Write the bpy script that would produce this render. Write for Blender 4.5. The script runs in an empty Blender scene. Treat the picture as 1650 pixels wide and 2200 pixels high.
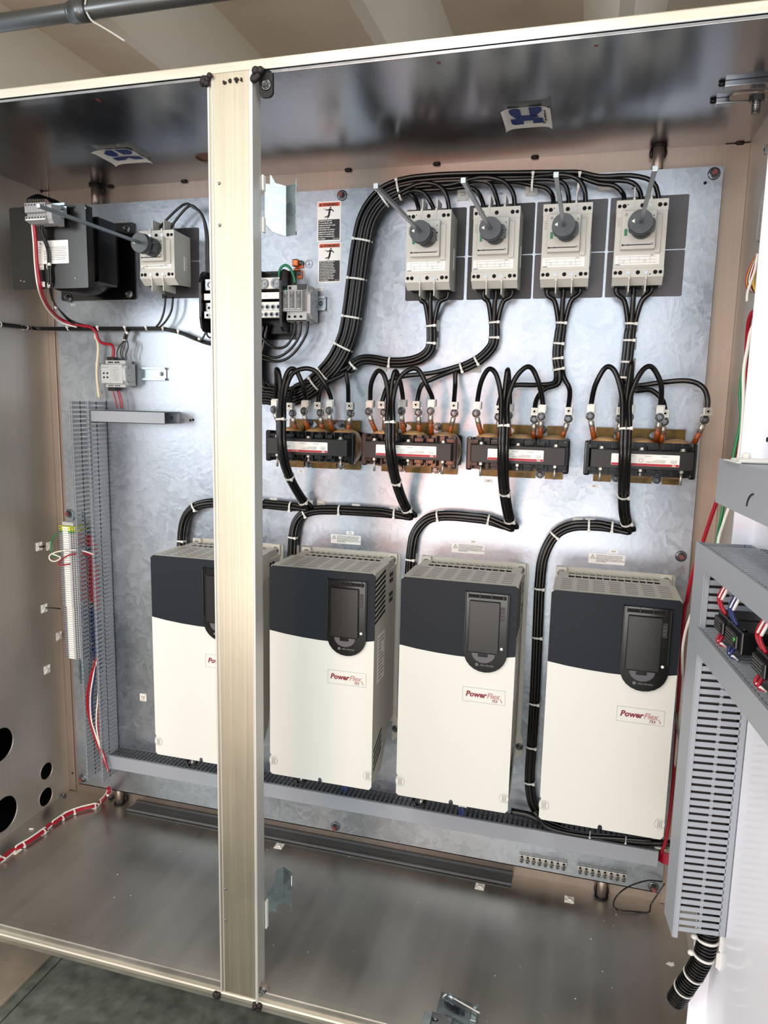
import bpy, bmesh, math, random
from mathutils import Vector, Matrix, Euler
random.seed(7)
C = bpy.context.scene.collection
S = bpy.context.scene
# ---------------------------------------------------------------- camera
CAM = Vector((1.4676, -1.7718, -0.3708)); ROT = Euler((1.4207, -0.0206, 0.2759), 'XYZ'); FPX = 1553.08
cd = bpy.data.cameras.new('camera'); cam = bpy.data.objects.new('camera', cd); C.objects.link(cam)
cam.location = CAM; cam.rotation_euler = ROT
cd.sensor_fit = 'VERTICAL'; cd.sensor_height = 36.0; cd.lens = FPX/2200*36.0; cd.clip_start = 0.02
S.camera = cam
RM = ROT.to_matrix()
def at(px, py, y=0.0, ax=1):
    "a point of the place: where the sight line through a photo pixel meets the plane y (or x, z) = value"
    d = RM @ Vector(((px-825)/FPX, -(py-1100)/FPX, -1.0)); t = (y-CAM[ax])/d[ax]
    return CAM + d*t
# ---------------------------------------------------------------- world, lights, exposure
S.view_settings.view_transform = 'Standard'; S.view_settings.look = 'None'
S.view_settings.gamma = 1.0; S.view_settings.exposure = -0.08; S.view_settings.use_curve_mapping = False
w = bpy.data.worlds.new('world'); S.world = w; w.use_nodes = True
bg = w.node_tree.nodes['Background']; bg.inputs[0].default_value = (0.86, 0.93, 1.0, 1); bg.inputs[1].default_value = 0.85
def area(name, loc, target, sx, sy, power, col=(1,1,1)):
    l = bpy.data.lights.new(name, 'AREA'); l.shape = 'RECTANGLE'; l.size = sx; l.size_y = sy; l.energy = power; l.color = col
    o = bpy.data.objects.new(name, l); C.objects.link(o); o.location = loc
    o.rotation_euler = (Vector(target)-Vector(loc)).to_track_quat('-Z', 'Y').to_euler()
    return o
area('bay_door_daylight', (1.0, -6.5, 0.65), (1.0, 0, -0.3), 4.6, 2.0, 108, (0.95, 0.98, 1.0))
area('left_window_daylight', (-3.2, -4.6, 0.2), (1.0, 0, -0.6), 1.8, 2.2, 120, (0.95, 0.98, 1.0))
area('right_window_daylight', (4.6, -3.6, 0.2), (0.2, 0, -0.8), 1.8, 2.2, 75, (0.96, 0.98, 1.0))
area('ceiling_strip_light', (0.9, -2.3, 1.30), (0.9, -2.2, -1), 0.30, 2.4, 30, (1.0, 0.985, 0.965))
area('ceiling_strip_light', (2.9, -2.6, 1.30), (2.9, -2.5, -1), 0.30, 2.4, 30, (1.0, 0.985, 0.965))
area('added_warm_glint', (0.40, -3.5, -0.82), (1.1, 0, -0.5), 0.36, 0.50, 14, (1.0, 0.32, 0.14))  # added light for the orange reflection on the plate; no such lamp known
area('added_ceiling_fill', (1.0, -3.6, -1.5), (1.0, -2.4, 1.7), 3.0, 1.0, 85, (1.0, 0.97, 0.93))  # added fill aimed upward to brighten the hall ceiling and cabinet top
# ---------------------------------------------------------------- materials
def lin(c):
    return tuple((v/255/12.92 if v/255 <= .04045 else ((v/255+.055)/1.055)**2.4) for v in c)+(1,)
def mat(name, rgb, rough=0.5, metal=0.0, bump=0.0, bscale=300, coat=0.0, var=0.0, vscale=20, spec=0.5, trans=0.0):
    m = bpy.data.materials.new(name); m.use_nodes = True; nt = m.node_tree; b = nt.nodes['Principled BSDF']
    b.inputs['Base Color'].default_value = lin(rgb); b.inputs['Roughness'].default_value = rough
    b.inputs['Metallic'].default_value = metal; b.inputs['Coat Weight'].default_value = coat
    b.inputs['Specular IOR Level'].default_value = spec; b.inputs['Transmission Weight'].default_value = trans
    tc = nt.nodes.new('ShaderNodeTexCoord')
    if bump:
        n = nt.nodes.new('ShaderNodeTexNoise'); n.inputs['Scale'].default_value = bscale; n.inputs['Detail'].default_value = 3
        nt.links.new(tc.outputs['Object'], n.inputs['Vector'])
        bp = nt.nodes.new('ShaderNodeBump'); bp.inputs['Strength'].default_value = bump; bp.inputs['Distance'].default_value = 0.001
        nt.links.new(n.outputs['Fac'], bp.inputs['Height']); nt.links.new(bp.outputs['Normal'], b.inputs['Normal'])
    if var:
        n = nt.nodes.new('ShaderNodeTexNoise'); n.inputs['Scale'].default_value = vscale; n.inputs['Detail'].default_value = 4
        nt.links.new(tc.outputs['Object'], n.inputs['Vector'])
        r = nt.nodes.new('ShaderNodeValToRGB'); r.color_ramp.elements[0].position = .35; r.color_ramp.elements[1].position = .68
        a = lin(rgb); r.color_ramp.elements[0].color = tuple(v*(1-var) for v in a[:3])+(1,)
        r.color_ramp.elements[1].color = tuple(min(1, v*(1+var*.6)) for v in a[:3])+(1,)
        nt.links.new(n.outputs['Fac'], r.inputs['Fac']); nt.links.new(r.outputs['Color'], b.inputs['Base Color'])
    return m
def galvanized(name='galvanized_steel', lo=(132,140,149), hi=(180,188,197), r0=.30, r1=.52, metal=.97):
    m = bpy.data.materials.new(name); m.use_nodes = True; nt = m.node_tree; N = nt.nodes; L = nt.links; b = N['Principled BSDF']
    tc = N.new('ShaderNodeTexCoord')
    n0 = N.new('ShaderNodeTexNoise'); n0.inputs['Scale'].default_value = 18; n0.inputs['Detail'].default_value = 4; L.new(tc.outputs['Object'], n0.inputs['Vector'])
    mp = N.new('ShaderNodeMixRGB'); mp.blend_type = 'ADD'; mp.inputs[0].default_value = .10
    L.new(tc.outputs['Object'], mp.inputs[1]); L.new(n0.outputs['Color'], mp.inputs[2])
    v = N.new('ShaderNodeTexVoronoi'); v.inputs['Scale'].default_value = 62; L.new(mp.outputs[0], v.inputs['Vector'])
    bw = N.new('ShaderNodeRGBToBW'); L.new(v.outputs['Color'], bw.inputs[0])
    big = N.new('ShaderNodeTexNoise'); big.inputs['Scale'].default_value = 3.2; big.inputs['Detail'].default_value = 5; L.new(tc.outputs['Object'], big.inputs['Vector'])
    fine = N.new('ShaderNodeTexNoise'); fine.inputs['Scale'].default_value = 420; fine.inputs['Detail'].default_value = 2; L.new(tc.outputs['Object'], fine.inputs['Vector'])
    a = N.new('ShaderNodeMath'); a.operation = 'MULTIPLY_ADD'; a.inputs[1].default_value = .20; L.new(bw.outputs[0], a.inputs[0]); L.new(big.outputs['Fac'], a.inputs[2])
    a2 = N.new('ShaderNodeMath'); a2.operation = 'MULTIPLY_ADD'; a2.inputs[1].default_value = .30; L.new(fine.outputs['Fac'], a2.inputs[0]); L.new(a.outputs[0], a2.inputs[2])
    r = N.new('ShaderNodeValToRGB'); r.color_ramp.elements[0].position = .5; r.color_ramp.elements[1].position = 1.1 if False else 1.0
    r.color_ramp.elements[0].color = lin(lo); r.color_ramp.elements[1].color = lin(hi); L.new(a2.outputs[0], r.inputs[0]); L.new(r.outputs[0], b.inputs['Base Color'])
    mr = N.new('ShaderNodeMapRange'); mr.inputs[1].default_value = .4; mr.inputs[2].default_value = 1.1; mr.inputs[3].default_value = r0; mr.inputs[4].default_value = r1
    L.new(a.outputs[0], mr.inputs[0]); L.new(mr.outputs[0], b.inputs['Roughness']); b.inputs['Metallic'].default_value = metal
    ad = N.new('ShaderNodeMath'); ad.operation = 'ADD'; L.new(v.outputs['Distance'], ad.inputs[0]); L.new(n0.outputs['Fac'], ad.inputs[1])
    bp = N.new('ShaderNodeBump'); bp.inputs['Strength'].default_value = .075; bp.inputs['Distance'].default_value = .0022; L.new(ad.outputs[0], bp.inputs['Height']); L.new(bp.outputs[0], b.inputs['Normal'])
    return m
def brushed(name, rgb, stretch, r0=.2, r1=.4, metal=1.0, bump=.12, cvar=.22):
    "brushed sheet metal; stretch = noise scale per axis (low along the grain)"
    m = bpy.data.materials.new(name); m.use_nodes = True; nt = m.node_tree; N = nt.nodes; L = nt.links; b = N['Principled BSDF']
    tc = N.new('ShaderNodeTexCoord'); mp = N.new('ShaderNodeMapping'); mp.inputs['Scale'].default_value = stretch; L.new(tc.outputs['Object'], mp.inputs[0])
    n = N.new('ShaderNodeTexNoise'); n.inputs['Scale'].default_value = 1; n.inputs['Detail'].default_value = 5; L.new(mp.outputs[0], n.inputs['Vector'])
    big = N.new('ShaderNodeTexNoise'); big.inputs['Scale'].default_value = 2.4; big.inputs['Detail'].default_value = 5; L.new(tc.outputs['Object'], big.inputs['Vector'])
    mix = N.new('ShaderNodeMath'); mix.operation = 'MULTIPLY_ADD'; mix.inputs[1].default_value = .5; L.new(n.outputs['Fac'], mix.inputs[0]); L.new(big.outputs['Fac'], mix.inputs[2])
    r = N.new('ShaderNodeValToRGB'); r.color_ramp.elements[0].position = .5; r.color_ramp.elements[1].position = .95
    a = lin(rgb); r.color_ramp.elements[0].color = tuple(v*(1-cvar) for v in a[:3])+(1,); r.color_ramp.elements[1].color = a
    L.new(mix.outputs[0], r.inputs[0]); L.new(r.outputs[0], b.inputs['Base Color'])
    mr = N.new('ShaderNodeMapRange'); mr.inputs[1].default_value = .5; mr.inputs[2].default_value = 1.0; mr.inputs[3].default_value = r0; mr.inputs[4].default_value = r1
    L.new(mix.outputs[0], mr.inputs[0]); L.new(mr.outputs[0], b.inputs['Roughness']); b.inputs['Metallic'].default_value = metal
    bp = N.new('ShaderNodeBump'); bp.inputs['Strength'].default_value = bump; bp.inputs['Distance'].default_value = .001; L.new(n.outputs['Fac'], bp.inputs['Height']); L.new(bp.outputs[0], b.inputs['Normal'])
    return m
GALV = galvanized()
GALV2 = galvanized('bright_zinc_plate', (126,140,146), (176,192,198), .25, .45)
WALLM = brushed('brushed_sheet_wall', (206,200,190), (260, 260, 3), .42, .56, metal=.82)
SHEETB = brushed('brushed_sheet_back', (176,162,150), (240, 240, 4), .36, .5, metal=.85)  # warm tint puts the brown hall ceiling's reflection into the base colour
TOPM = brushed('mill_top_reflection_streaks', (168,172,178), (26, .5, 26), .16, .30, cvar=.30, metal=1, bump=.02)  # colour streaks imitate reflections of the gear in the mill finish
BOTM = brushed('mill_floor_reflection_streaks', (196,194,186), (22, .8, 22), .26, .46, cvar=.32, metal=.93, bump=.03)  # streaks and blotches in the colour stand for reflections on the metal
POSTM = brushed('brushed_post', (200,193,174), (300, 300, 2), .30, .42, metal=.96)
RAILM = brushed('satin_rail', (206,201,186), (4, 200, 200), .35, .5, metal=.9)
TRIM = brushed('lightened_post_edge', (214,212,206), (200, 200, 3), .35, .5, metal=.55)  # paler copy of the post metal so its shaded side looks bright
CREAM = mat('warm_grey_plastic', (196,196,188), .48, bump=.05)
DRIVEW = mat('drive_cover_plastic', (212,214,207), .42, bump=.06, bscale=900)
DRIVEG = mat('drive_housing_grey', (190,188,177), .5)
NAVY = mat('dark_blue_grey_plastic', (22,29,36), .5, bump=.12, bscale=700, spec=.22)
BLACKP = mat('black_plastic', (8,8,9), .32)
BLACKG = mat('black_gloss_plastic', (6,6,7), .2)
HOLE = mat('dark_recess', (6,6,7), .9)
CABLE = mat('black_cable_jacket', (5,5,6), .25, bump=.05, bscale=200)
SLEEVE = mat('varnished_copper_sleeve', (150,72,22), .3, var=.35, vscale=60)
TAN = mat('varnished_coil_wrap', (170,132,84), .4, var=.4, vscale=40)
BROWN = mat('varnished_bracket', (104,80,24), .35, metal=.45, var=.55, vscale=35)
CORE = mat('varnished_steel_core', (28,27,27), .38, metal=.3, bump=.2, bscale=120)
ALU = mat('tinned_aluminium', (180,178,170), .36, metal=.8)
ZINC = mat('zinc_hardware', (134,137,141), .24, metal=1)
TIE = mat('natural_nylon', (214,214,208), .4)
TIEB = mat('black_nylon', (14,14,14), .4)
PAD = mat('white_adhesive_pad', (232,230,222), .5)
PADG = mat('clear_grey_pad', (186,188,184), .4)
DUCT = mat('grey_duct_plastic', (148,154,161), .45)
DUCTD = mat('dark_grey_duct_plastic', (84,87,90), .5)
ROTG = mat('dark_grey_knob', (62,68,72), .4)
PLATE = mat('dark_mounting_plate', (34,32,36), .45, bump=.1)
PLATEG = mat('grey_mounting_plate', (82,81,86), .45, bump=.1)
WHITE = mat('white_label', (236,236,232), .5)
WHITEP = mat('white_enamel_panel', (240,243,250), .28, coat=.3)
REDL = mat('red_print', (170,24,40), .5)
ORANGE = mat('orange_print', (214,84,44), .5)
INK = mat('black_print', (18,18,20), .5)
INKG = mat('grey_print', (120,120,118), .5)
BLUEI = mat('blue_print', (30,48,104), .5)
MAROON = mat('maroon_print', (120,20,40), .5); PINKI = mat('pink_grey_print', (176,128,130), .5)
REDW = mat('red_wire', (156,10,34), .32); WHITEW = mat('white_wire', (228,226,216), .35); GREENW = mat('green_wire', (10,120,72), .32)
BLUEW = mat('blue_wire', (24,42,96), .35); YELLW = mat('yellow_wire', (214,160,40), .35)
COPPER = mat('copper', (196,112,72), .3, metal=1)
REDMARK = mat('red_torque_mark', (122,58,54), .5)
TBG = mat('light_grey_terminal', (180,184,184), .45); TBY = mat('yellow_terminal', (206,212,40), .45); TBN = mat('green_terminal', (60,150,60), .45)
MGREY = mat('mid_grey_plastic', (150,152,154), .45)
CEILM = mat('painted_ceiling', (226,212,196), .8, bump=.1, bscale=40, var=.06, vscale=3)
STEMM = mat('painted_beam', (236,228,214), .7)
FLOORM = mat('painted_concrete_floor', (104,109,100), .6, bump=.6, bscale=60, var=.4, vscale=24)
SLABM = mat('bare_concrete_slab', (146,134,116), .7, bump=.3, bscale=40, var=.2, vscale=12)
HALLM = mat('hall_wall_paint', (176,168,158), .8)
CONDM = mat('galvanized_conduit', (120,124,126), .35, metal=.8)
WELD = mat('weld_scale', (40,38,38), .5, metal=.6)
# ---------------------------------------------------------------- mesh helpers
def BM(): return bmesh.new()
def xf(bm, verts, M):
    if M is not None: bmesh.ops.transform(bm, matrix=M, verts=verts)
def box(bm, x0, x1, y0, y1, z0, z1, bev=0, M=None, seg=2):
    vs = [bm.verts.new((x, y, z)) for x in (min(x0,x1), max(x0,x1)) for y in (min(y0,y1), max(y0,y1)) for z in (min(z0,z1), max(z0,z1))]
    fs = [bm.faces.new([vs[i] for i in f]) for f in ((0,1,3,2),(4,6,7,5),(0,4,5,1),(2,3,7,6),(0,2,6,4),(1,5,7,3))]
    if bev:
        es = list({e for f in fs for e in f.edges})
        r = bmesh.ops.bevel(bm, geom=es, offset=bev, segments=seg, affect='EDGES', profile=.5)
        vs = list({v for f in r['faces'] for v in f.verts} | {v for v in vs if v.is_valid})
    xf(bm, vs, M); return vs
def frame(d):
    d = Vector(d).normalized(); up = Vector((0,0,1)) if abs(d.z) < .9 else Vector((0,1,0))
    a = d.cross(up).normalized(); return a, a.cross(d).normalized()
def cyl(bm, p0, p1, r0, r1=None, n=16, M=None, smooth=True, cap=True):
    p0 = Vector(p0); p1 = Vector(p1); r1 = r0 if r1 is None else r1; a, b = frame(p1-p0); A = []; B = []
    for i in range(n):
        t = 2*math.pi*i/n; o = a*math.cos(t)+b*math.sin(t); A.append(bm.verts.new(p0+o*r0)); B.append(bm.verts.new(p1+o*r1))
    for i in range(n):
        f = bm.faces.new((A[i], A[(i+1)%n], B[(i+1)%n], B[i])); f.smooth = smooth
    if cap: bm.faces.new(A[::-1]); bm.faces.new(B)
    xf(bm, A+B, M)
def ring(bm, c, ax, r, rin, h, n=16, M=None):
    "washer / collar: outer radius r, inner rin, thickness h along ax"
    c = Vector(c); ax = Vector(ax).normalized(); a, b = frame(ax); R = []
    for rr, hh in ((r, 0), (r, h), (rin, h), (rin, 0)):
        R.append([bm.verts.new(c+ax*hh+(a*math.cos(2*math.pi*i/n)+b*math.sin(2*math.pi*i/n))*rr) for i in range(n)])
    for k in range(4):
        for i in range(n):
            f = bm.faces.new((R[k][i], R[k][(i+1)%n], R[(k+1)%4][(i+1)%n], R[(k+1)%4][i])); f.smooth = (k in (0, 2))
    xf(bm, [v for q in R for v in q], M)
def prism(bm, pts, o, u, v, h, M=None):
    "extrude the 2D outline pts (in axes u, v from o) by vector h"
    o = Vector(o); u = Vector(u); v = Vector(v); h = Vector(h)
    A = [bm.verts.new(o+u*p[0]+v*p[1]) for p in pts]; B = [bm.verts.new(q.co+h) for q in A]; n = len(pts)
    bm.faces.new(A); bm.faces.new(B[::-1])
    for i in range(n): bm.faces.new((A[i], B[i], B[(i+1)%n], A[(i+1)%n]))
    xf(bm, A+B, M)
def catmull(pts, k=6):
    P = [Vector(p) for p in pts]
    if len(P) < 3: return [P[0].lerp(P[-1], i/k) for i in range(k+1)]
    P = [P[0]*2-P[1]]+P+[P[-1]*2-P[-2]]; out = []
    for i in range(1, len(P)-2):
        a, b, c, d = P[i-1:i+3]
        for j in range(k):
            t = j/k; out.append(.5*((2*b)+(c-a)*t+(2*a-5*b+4*c-d)*t*t+(3*b-a-3*c+d)*t**3))
    out.append(P[-2]); return out
def tube(bm, pts, r, n=8, smooth_k=6, rf=None):
    Q = catmull(pts, smooth_k) if smooth_k else [Vector(p) for p in pts]
    T = [(Q[min(i+1, len(Q)-1)]-Q[max(i-1, 0)]).normalized() for i in range(len(Q))]
    a, _ = frame(T[0]); rings = []
    for i, q in enumerate(Q):
        a = (a-T[i]*a.dot(T[i])).normalized(); b = T[i].cross(a); rr = rf(i/len(Q)) if rf else r
        rings.append([bm.verts.new(q+(a*math.cos(2*math.pi*j/n)+b*math.sin(2*math.pi*j/n))*rr) for j in range(n)])
    for A, B in zip(rings, rings[1:]):
        for j in range(n):
            f = bm.faces.new((A[j], A[(j+1)%n], B[(j+1)%n], B[j])); f.smooth = True
    bm.faces.new(rings[0][::-1]); bm.faces.new(rings[-1]); return Q, T
def sphere(bm, c, r, M=None, seg=14):
    q = bmesh.ops.create_uvsphere(bm, u_segments=seg, v_segments=max(6, seg//2), radius=1.0)
    rr = r if hasattr(r, '__len__') else (r, r, r)
    bmesh.ops.transform(bm, matrix=Matrix.Translation(c) @ Matrix.Diagonal((*rr, 1)), verts=q['verts'])
    for v in q['verts']:
        for f in v.link_faces: f.smooth = True
    xf(bm, q['verts'], M)
def rrect(x0, x1, z0, z1, r, k=4):
    out = []
    for cx, cz, a0 in ((x1-r, z1-r, 0), (x0+r, z1-r, 90), (x0+r, z0+r, 180), (x1-r, z0+r, 270)):
        for i in range(k+1):
            a = math.radians(a0+90*i/k); out.append((cx+r*math.cos(a), cz+r*math.sin(a)))
    return out
X, Y, Z = Vector((1,0,0)), Vector((0,1,0)), Vector((0,0,1))
def wroot(o):
    v = Vector((0,0,0))
    while o is not None: v += o.location; o = o.parent
    return v
def obj(name, bm, m, parent=None, base=None):
    "one mesh object from world-space geometry; under a parent its vertices become local to it"
    bmesh.ops.recalc_face_normals(bm, faces=bm.faces)
    me = bpy.data.meshes.new(name); off = wroot(parent) if parent else (Vector(base) if base is not None else None)
    if off is not None: bmesh.ops.translate(bm, vec=-off, verts=bm.verts)
    bm.to_mesh(me); bm.free(); me.materials.append(m)
    o = bpy.data.objects.new(name, me); C.objects.link(o)
    if parent: o.parent = parent
    elif base is not None: o.location = base
    return o
def tag(o, label, cat, group=None):
    o['label'] = label; o['category'] = cat
    if group: o['group'] = group
    return o
def thing(name, label, cat, loc, group=None):
    o = bpy.data.objects.new(name, None); o.empty_display_size = .02; C.objects.link(o); o.location = loc
    return tag(o, label, cat, group)
def kids(o): return [c for c in bpy.data.objects if c.parent == o]
def copy_tree(o, parent=None, ch=None):
    if ch is None:
        ch = {}
        for q in bpy.data.objects: ch.setdefault(q.parent, []).append(q)
    c = o.copy(); C.objects.link(c); c.parent = parent
    for k in ch.get(o, []): copy_tree(k, c, ch)
    return c
def clone(o, loc, label, group=None):
    c = copy_tree(o); c.location = loc; c['label'] = label
    if group: c['group'] = group
    return c
def struct(name, bm, m):
    o = obj(name, bm, m); o['kind'] = 'structure'; return o
def text(name, s, size, o, u, v, m, parent, align='LEFT', shear=0.0, bold=0.0, space=1.0, lsp=1.0, join=None):
    "flat lettering lying on a surface: baseline start o, reading direction u, up v (world space)"
    cu = bpy.data.curves.new('t', 'FONT'); cu.body = s; cu.size = size; cu.align_x = align; cu.shear = shear; cu.offset = bold
    cu.space_character = space; cu.space_line = lsp; cu.resolution_u = 2
    t = bpy.data.objects.new('t', cu); C.objects.link(t); bpy.context.view_layer.update()
    me = bpy.data.meshes.new_from_object(t.evaluated_get(bpy.context.evaluated_depsgraph_get()))
    bpy.data.objects.remove(t); bpy.data.curves.remove(cu)
    u = Vector(u).normalized(); v = Vector(v).normalized(); n = u.cross(v)
    off = Vector(o)-(wroot(parent) if parent else Vector((0,0,0)))
    me.transform(Matrix(((u.x, v.x, n.x, off.x), (u.y, v.y, n.y, off.y), (u.z, v.z, n.z, off.z), (0,0,0,1))))
    me.materials.clear(); me.materials.append(m)
    q = bpy.data.objects.new(name, me); C.objects.link(q)
    if parent: q.parent = parent
    return q
def nut(bm, c, ax, r, h, stud=.5):
    c = Vector(c); ax = Vector(ax).normalized()
    cyl(bm, c, c+ax*h*.62, r, n=6, smooth=False); cyl(bm, c+ax*h*.62, c+ax*h, r, r*.74, n=6, smooth=False)
    if stud: cyl(bm, c+ax*h, c+ax*h*1.5, r*stud, r*stud*.9, n=12); cyl(bm, c+ax*h*1.5, c+ax*h*1.62, r*stud*.9, r*stud*.5, n=12)
def washer(bm, c, ax, r, h=.0016):
    c = Vector(c); ax = Vector(ax).normalized(); cyl(bm, c, c+ax*h*.35, r, n=22); cyl(bm, c+ax*h*.35, c+ax*h, r, r*.80, n=22)
def screw(bm, c, ax, r, h=.003, hexn=6):
    c = Vector(c); ax = Vector(ax).normalized()
    washer(bm, c, ax, r*1.55, .0018); washer(bm, c+ax*.0018, ax, r*1.12, .0014); nut(bm, c+ax*.0030, ax, r*.95, h)
OUT = Vector((0,-1,0))
# ---------------------------------------------------------------- cables
def side_of(t):
    s = t.cross(OUT); return s.normalized() if s.length > 1e-4 else Vector((1,0,0))
def px(pts, d=-.02): return [at(p[0], p[1], p[2] if len(p) > 2 else d) for p in pts]
def strand_path(Q, a, b):
    out = []
    for i, q in enumerate(Q):
        t = (Q[min(i+1, len(Q)-1)]-Q[max(i-1, 0)]).normalized(); s = side_of(t); n = s.cross(t).normalized()
        if n.y > 0: n = -n
        out.append(q+s*a+n*b)
    return out
def tie(parent, Q, f, ra, rb, m=TIE, name='cable_tie'):
    i = max(1, min(len(Q)-2, int(f*(len(Q)-1)))); q = Q[i].copy(); t = (Q[i+1]-Q[i-1]).normalized(); s = side_of(t); n = s.cross(t).normalized()
    if n.y > 0: n = -n
    bm = BM(); k = 16; A = []
    for hh, g in ((-.0022, 1), (.0022, 1), (.0022, .88), (-.0022, .88)):
        A.append([bm.verts.new(q+t*hh+s*math.cos(2*math.pi*j/k)*ra*g+n*math.sin(2*math.pi*j/k)*rb*g) for j in range(k)])
    for u in range(4):
        for j in range(k): bm.faces.new((A[u][j], A[u][(j+1)%k], A[(u+1)%4][(j+1)%k], A[(u+1)%4][j]))
    M = Matrix((( s.x, t.x, n.x, 0), (s.y, t.y, n.y, 0), (s.z, t.z, n.z, 0), (0,0,0,1)))
    box(bm, -.0032, .0032, -.0034, .0034, -.001, .0045, .0008, Matrix.Translation(q-s*ra*.72+n*rb*.72) @ M)
    return obj(name, bm, m, parent)
MOUNTS = []
def tie_mount(p, label, m=None, ax='y', size=.0135, group='adhesive cable tie mounts on the back plate'):
    "square stick-on base with a raised saddle"
    key = (ax, (m or PAD).name, size)
    src = next((o for k, o in MOUNTS if k == key), None)
    if src: return clone(src, p, label, group)
    r = thing('cable_tie_mount', label, 'cable tie mount', p, group); p = Vector(p)
    u, v, n = {'y': (X, Z, -Y), 'z': (X, Y, Z), 'x': (Y, Z, X)}[ax]
    M = Matrix(((u.x, v.x, n.x, p.x), (u.y, v.y, n.y, p.y), (u.z, v.z, n.z, p.z), (0,0,0,1)))
    bm = BM(); box(bm, -size, size, -size, size, 0, .0015, .0004, M); obj('base_pad', bm, m or PAD, r)
    bm = BM()
    for a in (45, 135, 225, 315):
        box(bm, size*.25, size*1.15, -.0008, .0008, .0015, .0032, 0, M @ Matrix.Rotation(math.radians(a), 4, 'Z'))
    box(bm, -.004, .004, -.0035, -.002, .0015, .0055, 0, M); box(bm, -.004, .004, .002, .0035, .0015, .0055, 0, M)
    box(bm, -.004, .004, -.0035, .0035, .0042, .0055, 0, M); obj('saddle', bm, m or PAD, r)
    MOUNTS.append((key, r)); return r
# ================================================================ setting: the hall
YF, YB, XL, XR, ZC, ZF = -.52, .042, -.0656, 1.7653, .201, -1.6188
FZ = -1.92
bm = BM(); box(bm, .145, 8, -7.5, 5, FZ-.1, FZ); box(bm, .105, .141, -7.5, 5, FZ-.1, FZ+.001); struct('floor', bm, FLOORM)
bm = BM(); box(bm, -5, .1, -7.5, 5, FZ-.1, FZ+.004); box(bm, .1, .109, -7.5, 5, FZ-.1, FZ+.006); struct('floor', bm, SLABM)
bm = BM(); box(bm, -5, 8, -7.5, 5, 1.7, 1.8); struct('ceiling', bm, CEILM)
for i, x in enumerate((-3.0, -1.91, -.80, .38, 1.515, 2.66, 3.8, 4.95, 6.1)):
    bm = BM(); prism(bm, [(-.032, 0), (.032, 0), (.21, .35), (-.21, .35)], (x, -7.5, 1.35), X, Z, (0, 12.5, 0)); struct('trim_%d' % (i+1), bm, STEMM)
bm = BM(); box(bm, -5, 8, 5, 5.1, FZ, 1.8); struct('wall_back', bm, HALLM)
# conduit with coupling and loose cord under the ceiling
r = thing('ceiling_conduit', 'grey metal conduit pipe running under the ceiling above the cabinet', 'pipe', (-2.6, 1.19, 1.3))
bm = BM(); cyl(bm, (-2.6, 1.19, 1.30), (.9, 1.19, 1.30), .037, n=24); obj('pipe', bm, CONDM, r)
q = at(178, 22, 1.19, 1); bm = BM(); cyl(bm, (q.x-.05, 1.19, 1.30), (q.x+.03, 1.19, 1.30), .046, n=24); cyl(bm, (q.x-.065, 1.19, 1.30), (q.x-.05, 1.19, 1.30), .041, n=24); obj('coupling', bm, CONDM, r)
bm = BM(); c0 = Vector((q.x+.045, 1.19, 1.30)); tube(bm, [c0+Vector((0, -.043*math.cos(a), .043*math.sin(a))) for a in [i*.7 for i in range(9)]]+[c0+Vector((.02,-.03,-.06)), at(215, 55, 1.15), at(240, 70, 1.15), at(268, 88, 1.15)], .004)
tag(obj('hanging_string', bm, WHITEW, base=c0), 'white string looped round the ceiling pipe with its end hanging down', 'string')
# ================================================================ the cabinet
E = thing('electrical_cabinet', 'large open brushed metal control cabinet standing on the workshop floor', 'cabinet', (.85, -.2, FZ))
def cut(bmA, bmB):
    "bmA minus bmB, as a new bmesh"
    o = []
    for b in (bmA, bmB):
        me = bpy.data.meshes.new('c'); bmesh.ops.recalc_face_normals(b, faces=b.faces); b.to_mesh(me); b.free(); q = bpy.data.objects.new('c', me); C.objects.link(q); o.append(q)
    md = o[0].modifiers.new('b', 'BOOLEAN'); md.object = o[1]; md.operation = 'DIFFERENCE'; md.solver = 'EXACT'
    bpy.context.view_layer.update(); me = bpy.data.meshes.new_from_object(o[0].evaluated_get(bpy.context.evaluated_depsgraph_get()))
    out = BM(); out.from_mesh(me)
    for q in o: bpy.data.objects.remove(q)
    return out
T = .003
bw = BM(); holes = []
for top, bot, right in (((4,1563),(0,1637),(29,1600)), ((14,1709),(14,1782),(38,1745)), ((103,1637),(101,1673),(113,1655)), ((103,1690),(101,1729),(113,1709))):
    zt = at(*top, XL, 0).z; zb = at(*bot, XL, 0).z; rr = (zt-zb)/2; y = at(*right, XL, 0).y-rr; holes.append((y, (zt+zb)/2, rr))
    cyl(bw, (XL-.02, y, (zt+zb)/2), (XL+.02, y, (zt+zb)/2), rr, n=40)
ba = BM(); box(ba, XL-T, XL, YF, YB+T, ZF-.002, ZC); obj('side_wall', cut(ba, bw), WALLM, E)
bm = BM(); box(bm, XL-.30, XL-.297, -.52, .06, -1.66, -1.2); box(bm, XL-.30, XL-T, -.52, -.517, -1.66, -1.2); box(bm, XL-.30, XL-T, .057, .06, -1.66, -1.2); box(bm, XL-.30, XL-T, -.52, .06, -1.2, -1.197); box(bm, XL-.30, XL-T, -.52, .06, -1.663, -1.66); obj('hole_darkening_box', bm, PLATE, E)  # unseen box added behind the wall so its holes look dark
for y, z, rr in holes: bm = BM(); ring(bm, (XL+.0002, y, z), X, rr*1.10, rr, .0012, 36); obj('knockout_rim', bm, WALLM, E)
bm = BM(); box(bm, XR, XR+T, YF, YB+T, ZF-.002, ZC); obj('side_wall', bm, WALLM, E)
bm = BM(); box(bm, XL, XR, YB, YB+T, ZF, ZC); box(bm, XL, XL+.001, YB-.006, YB, ZF, ZC); obj('back_wall', bm, SHEETB, E)
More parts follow.
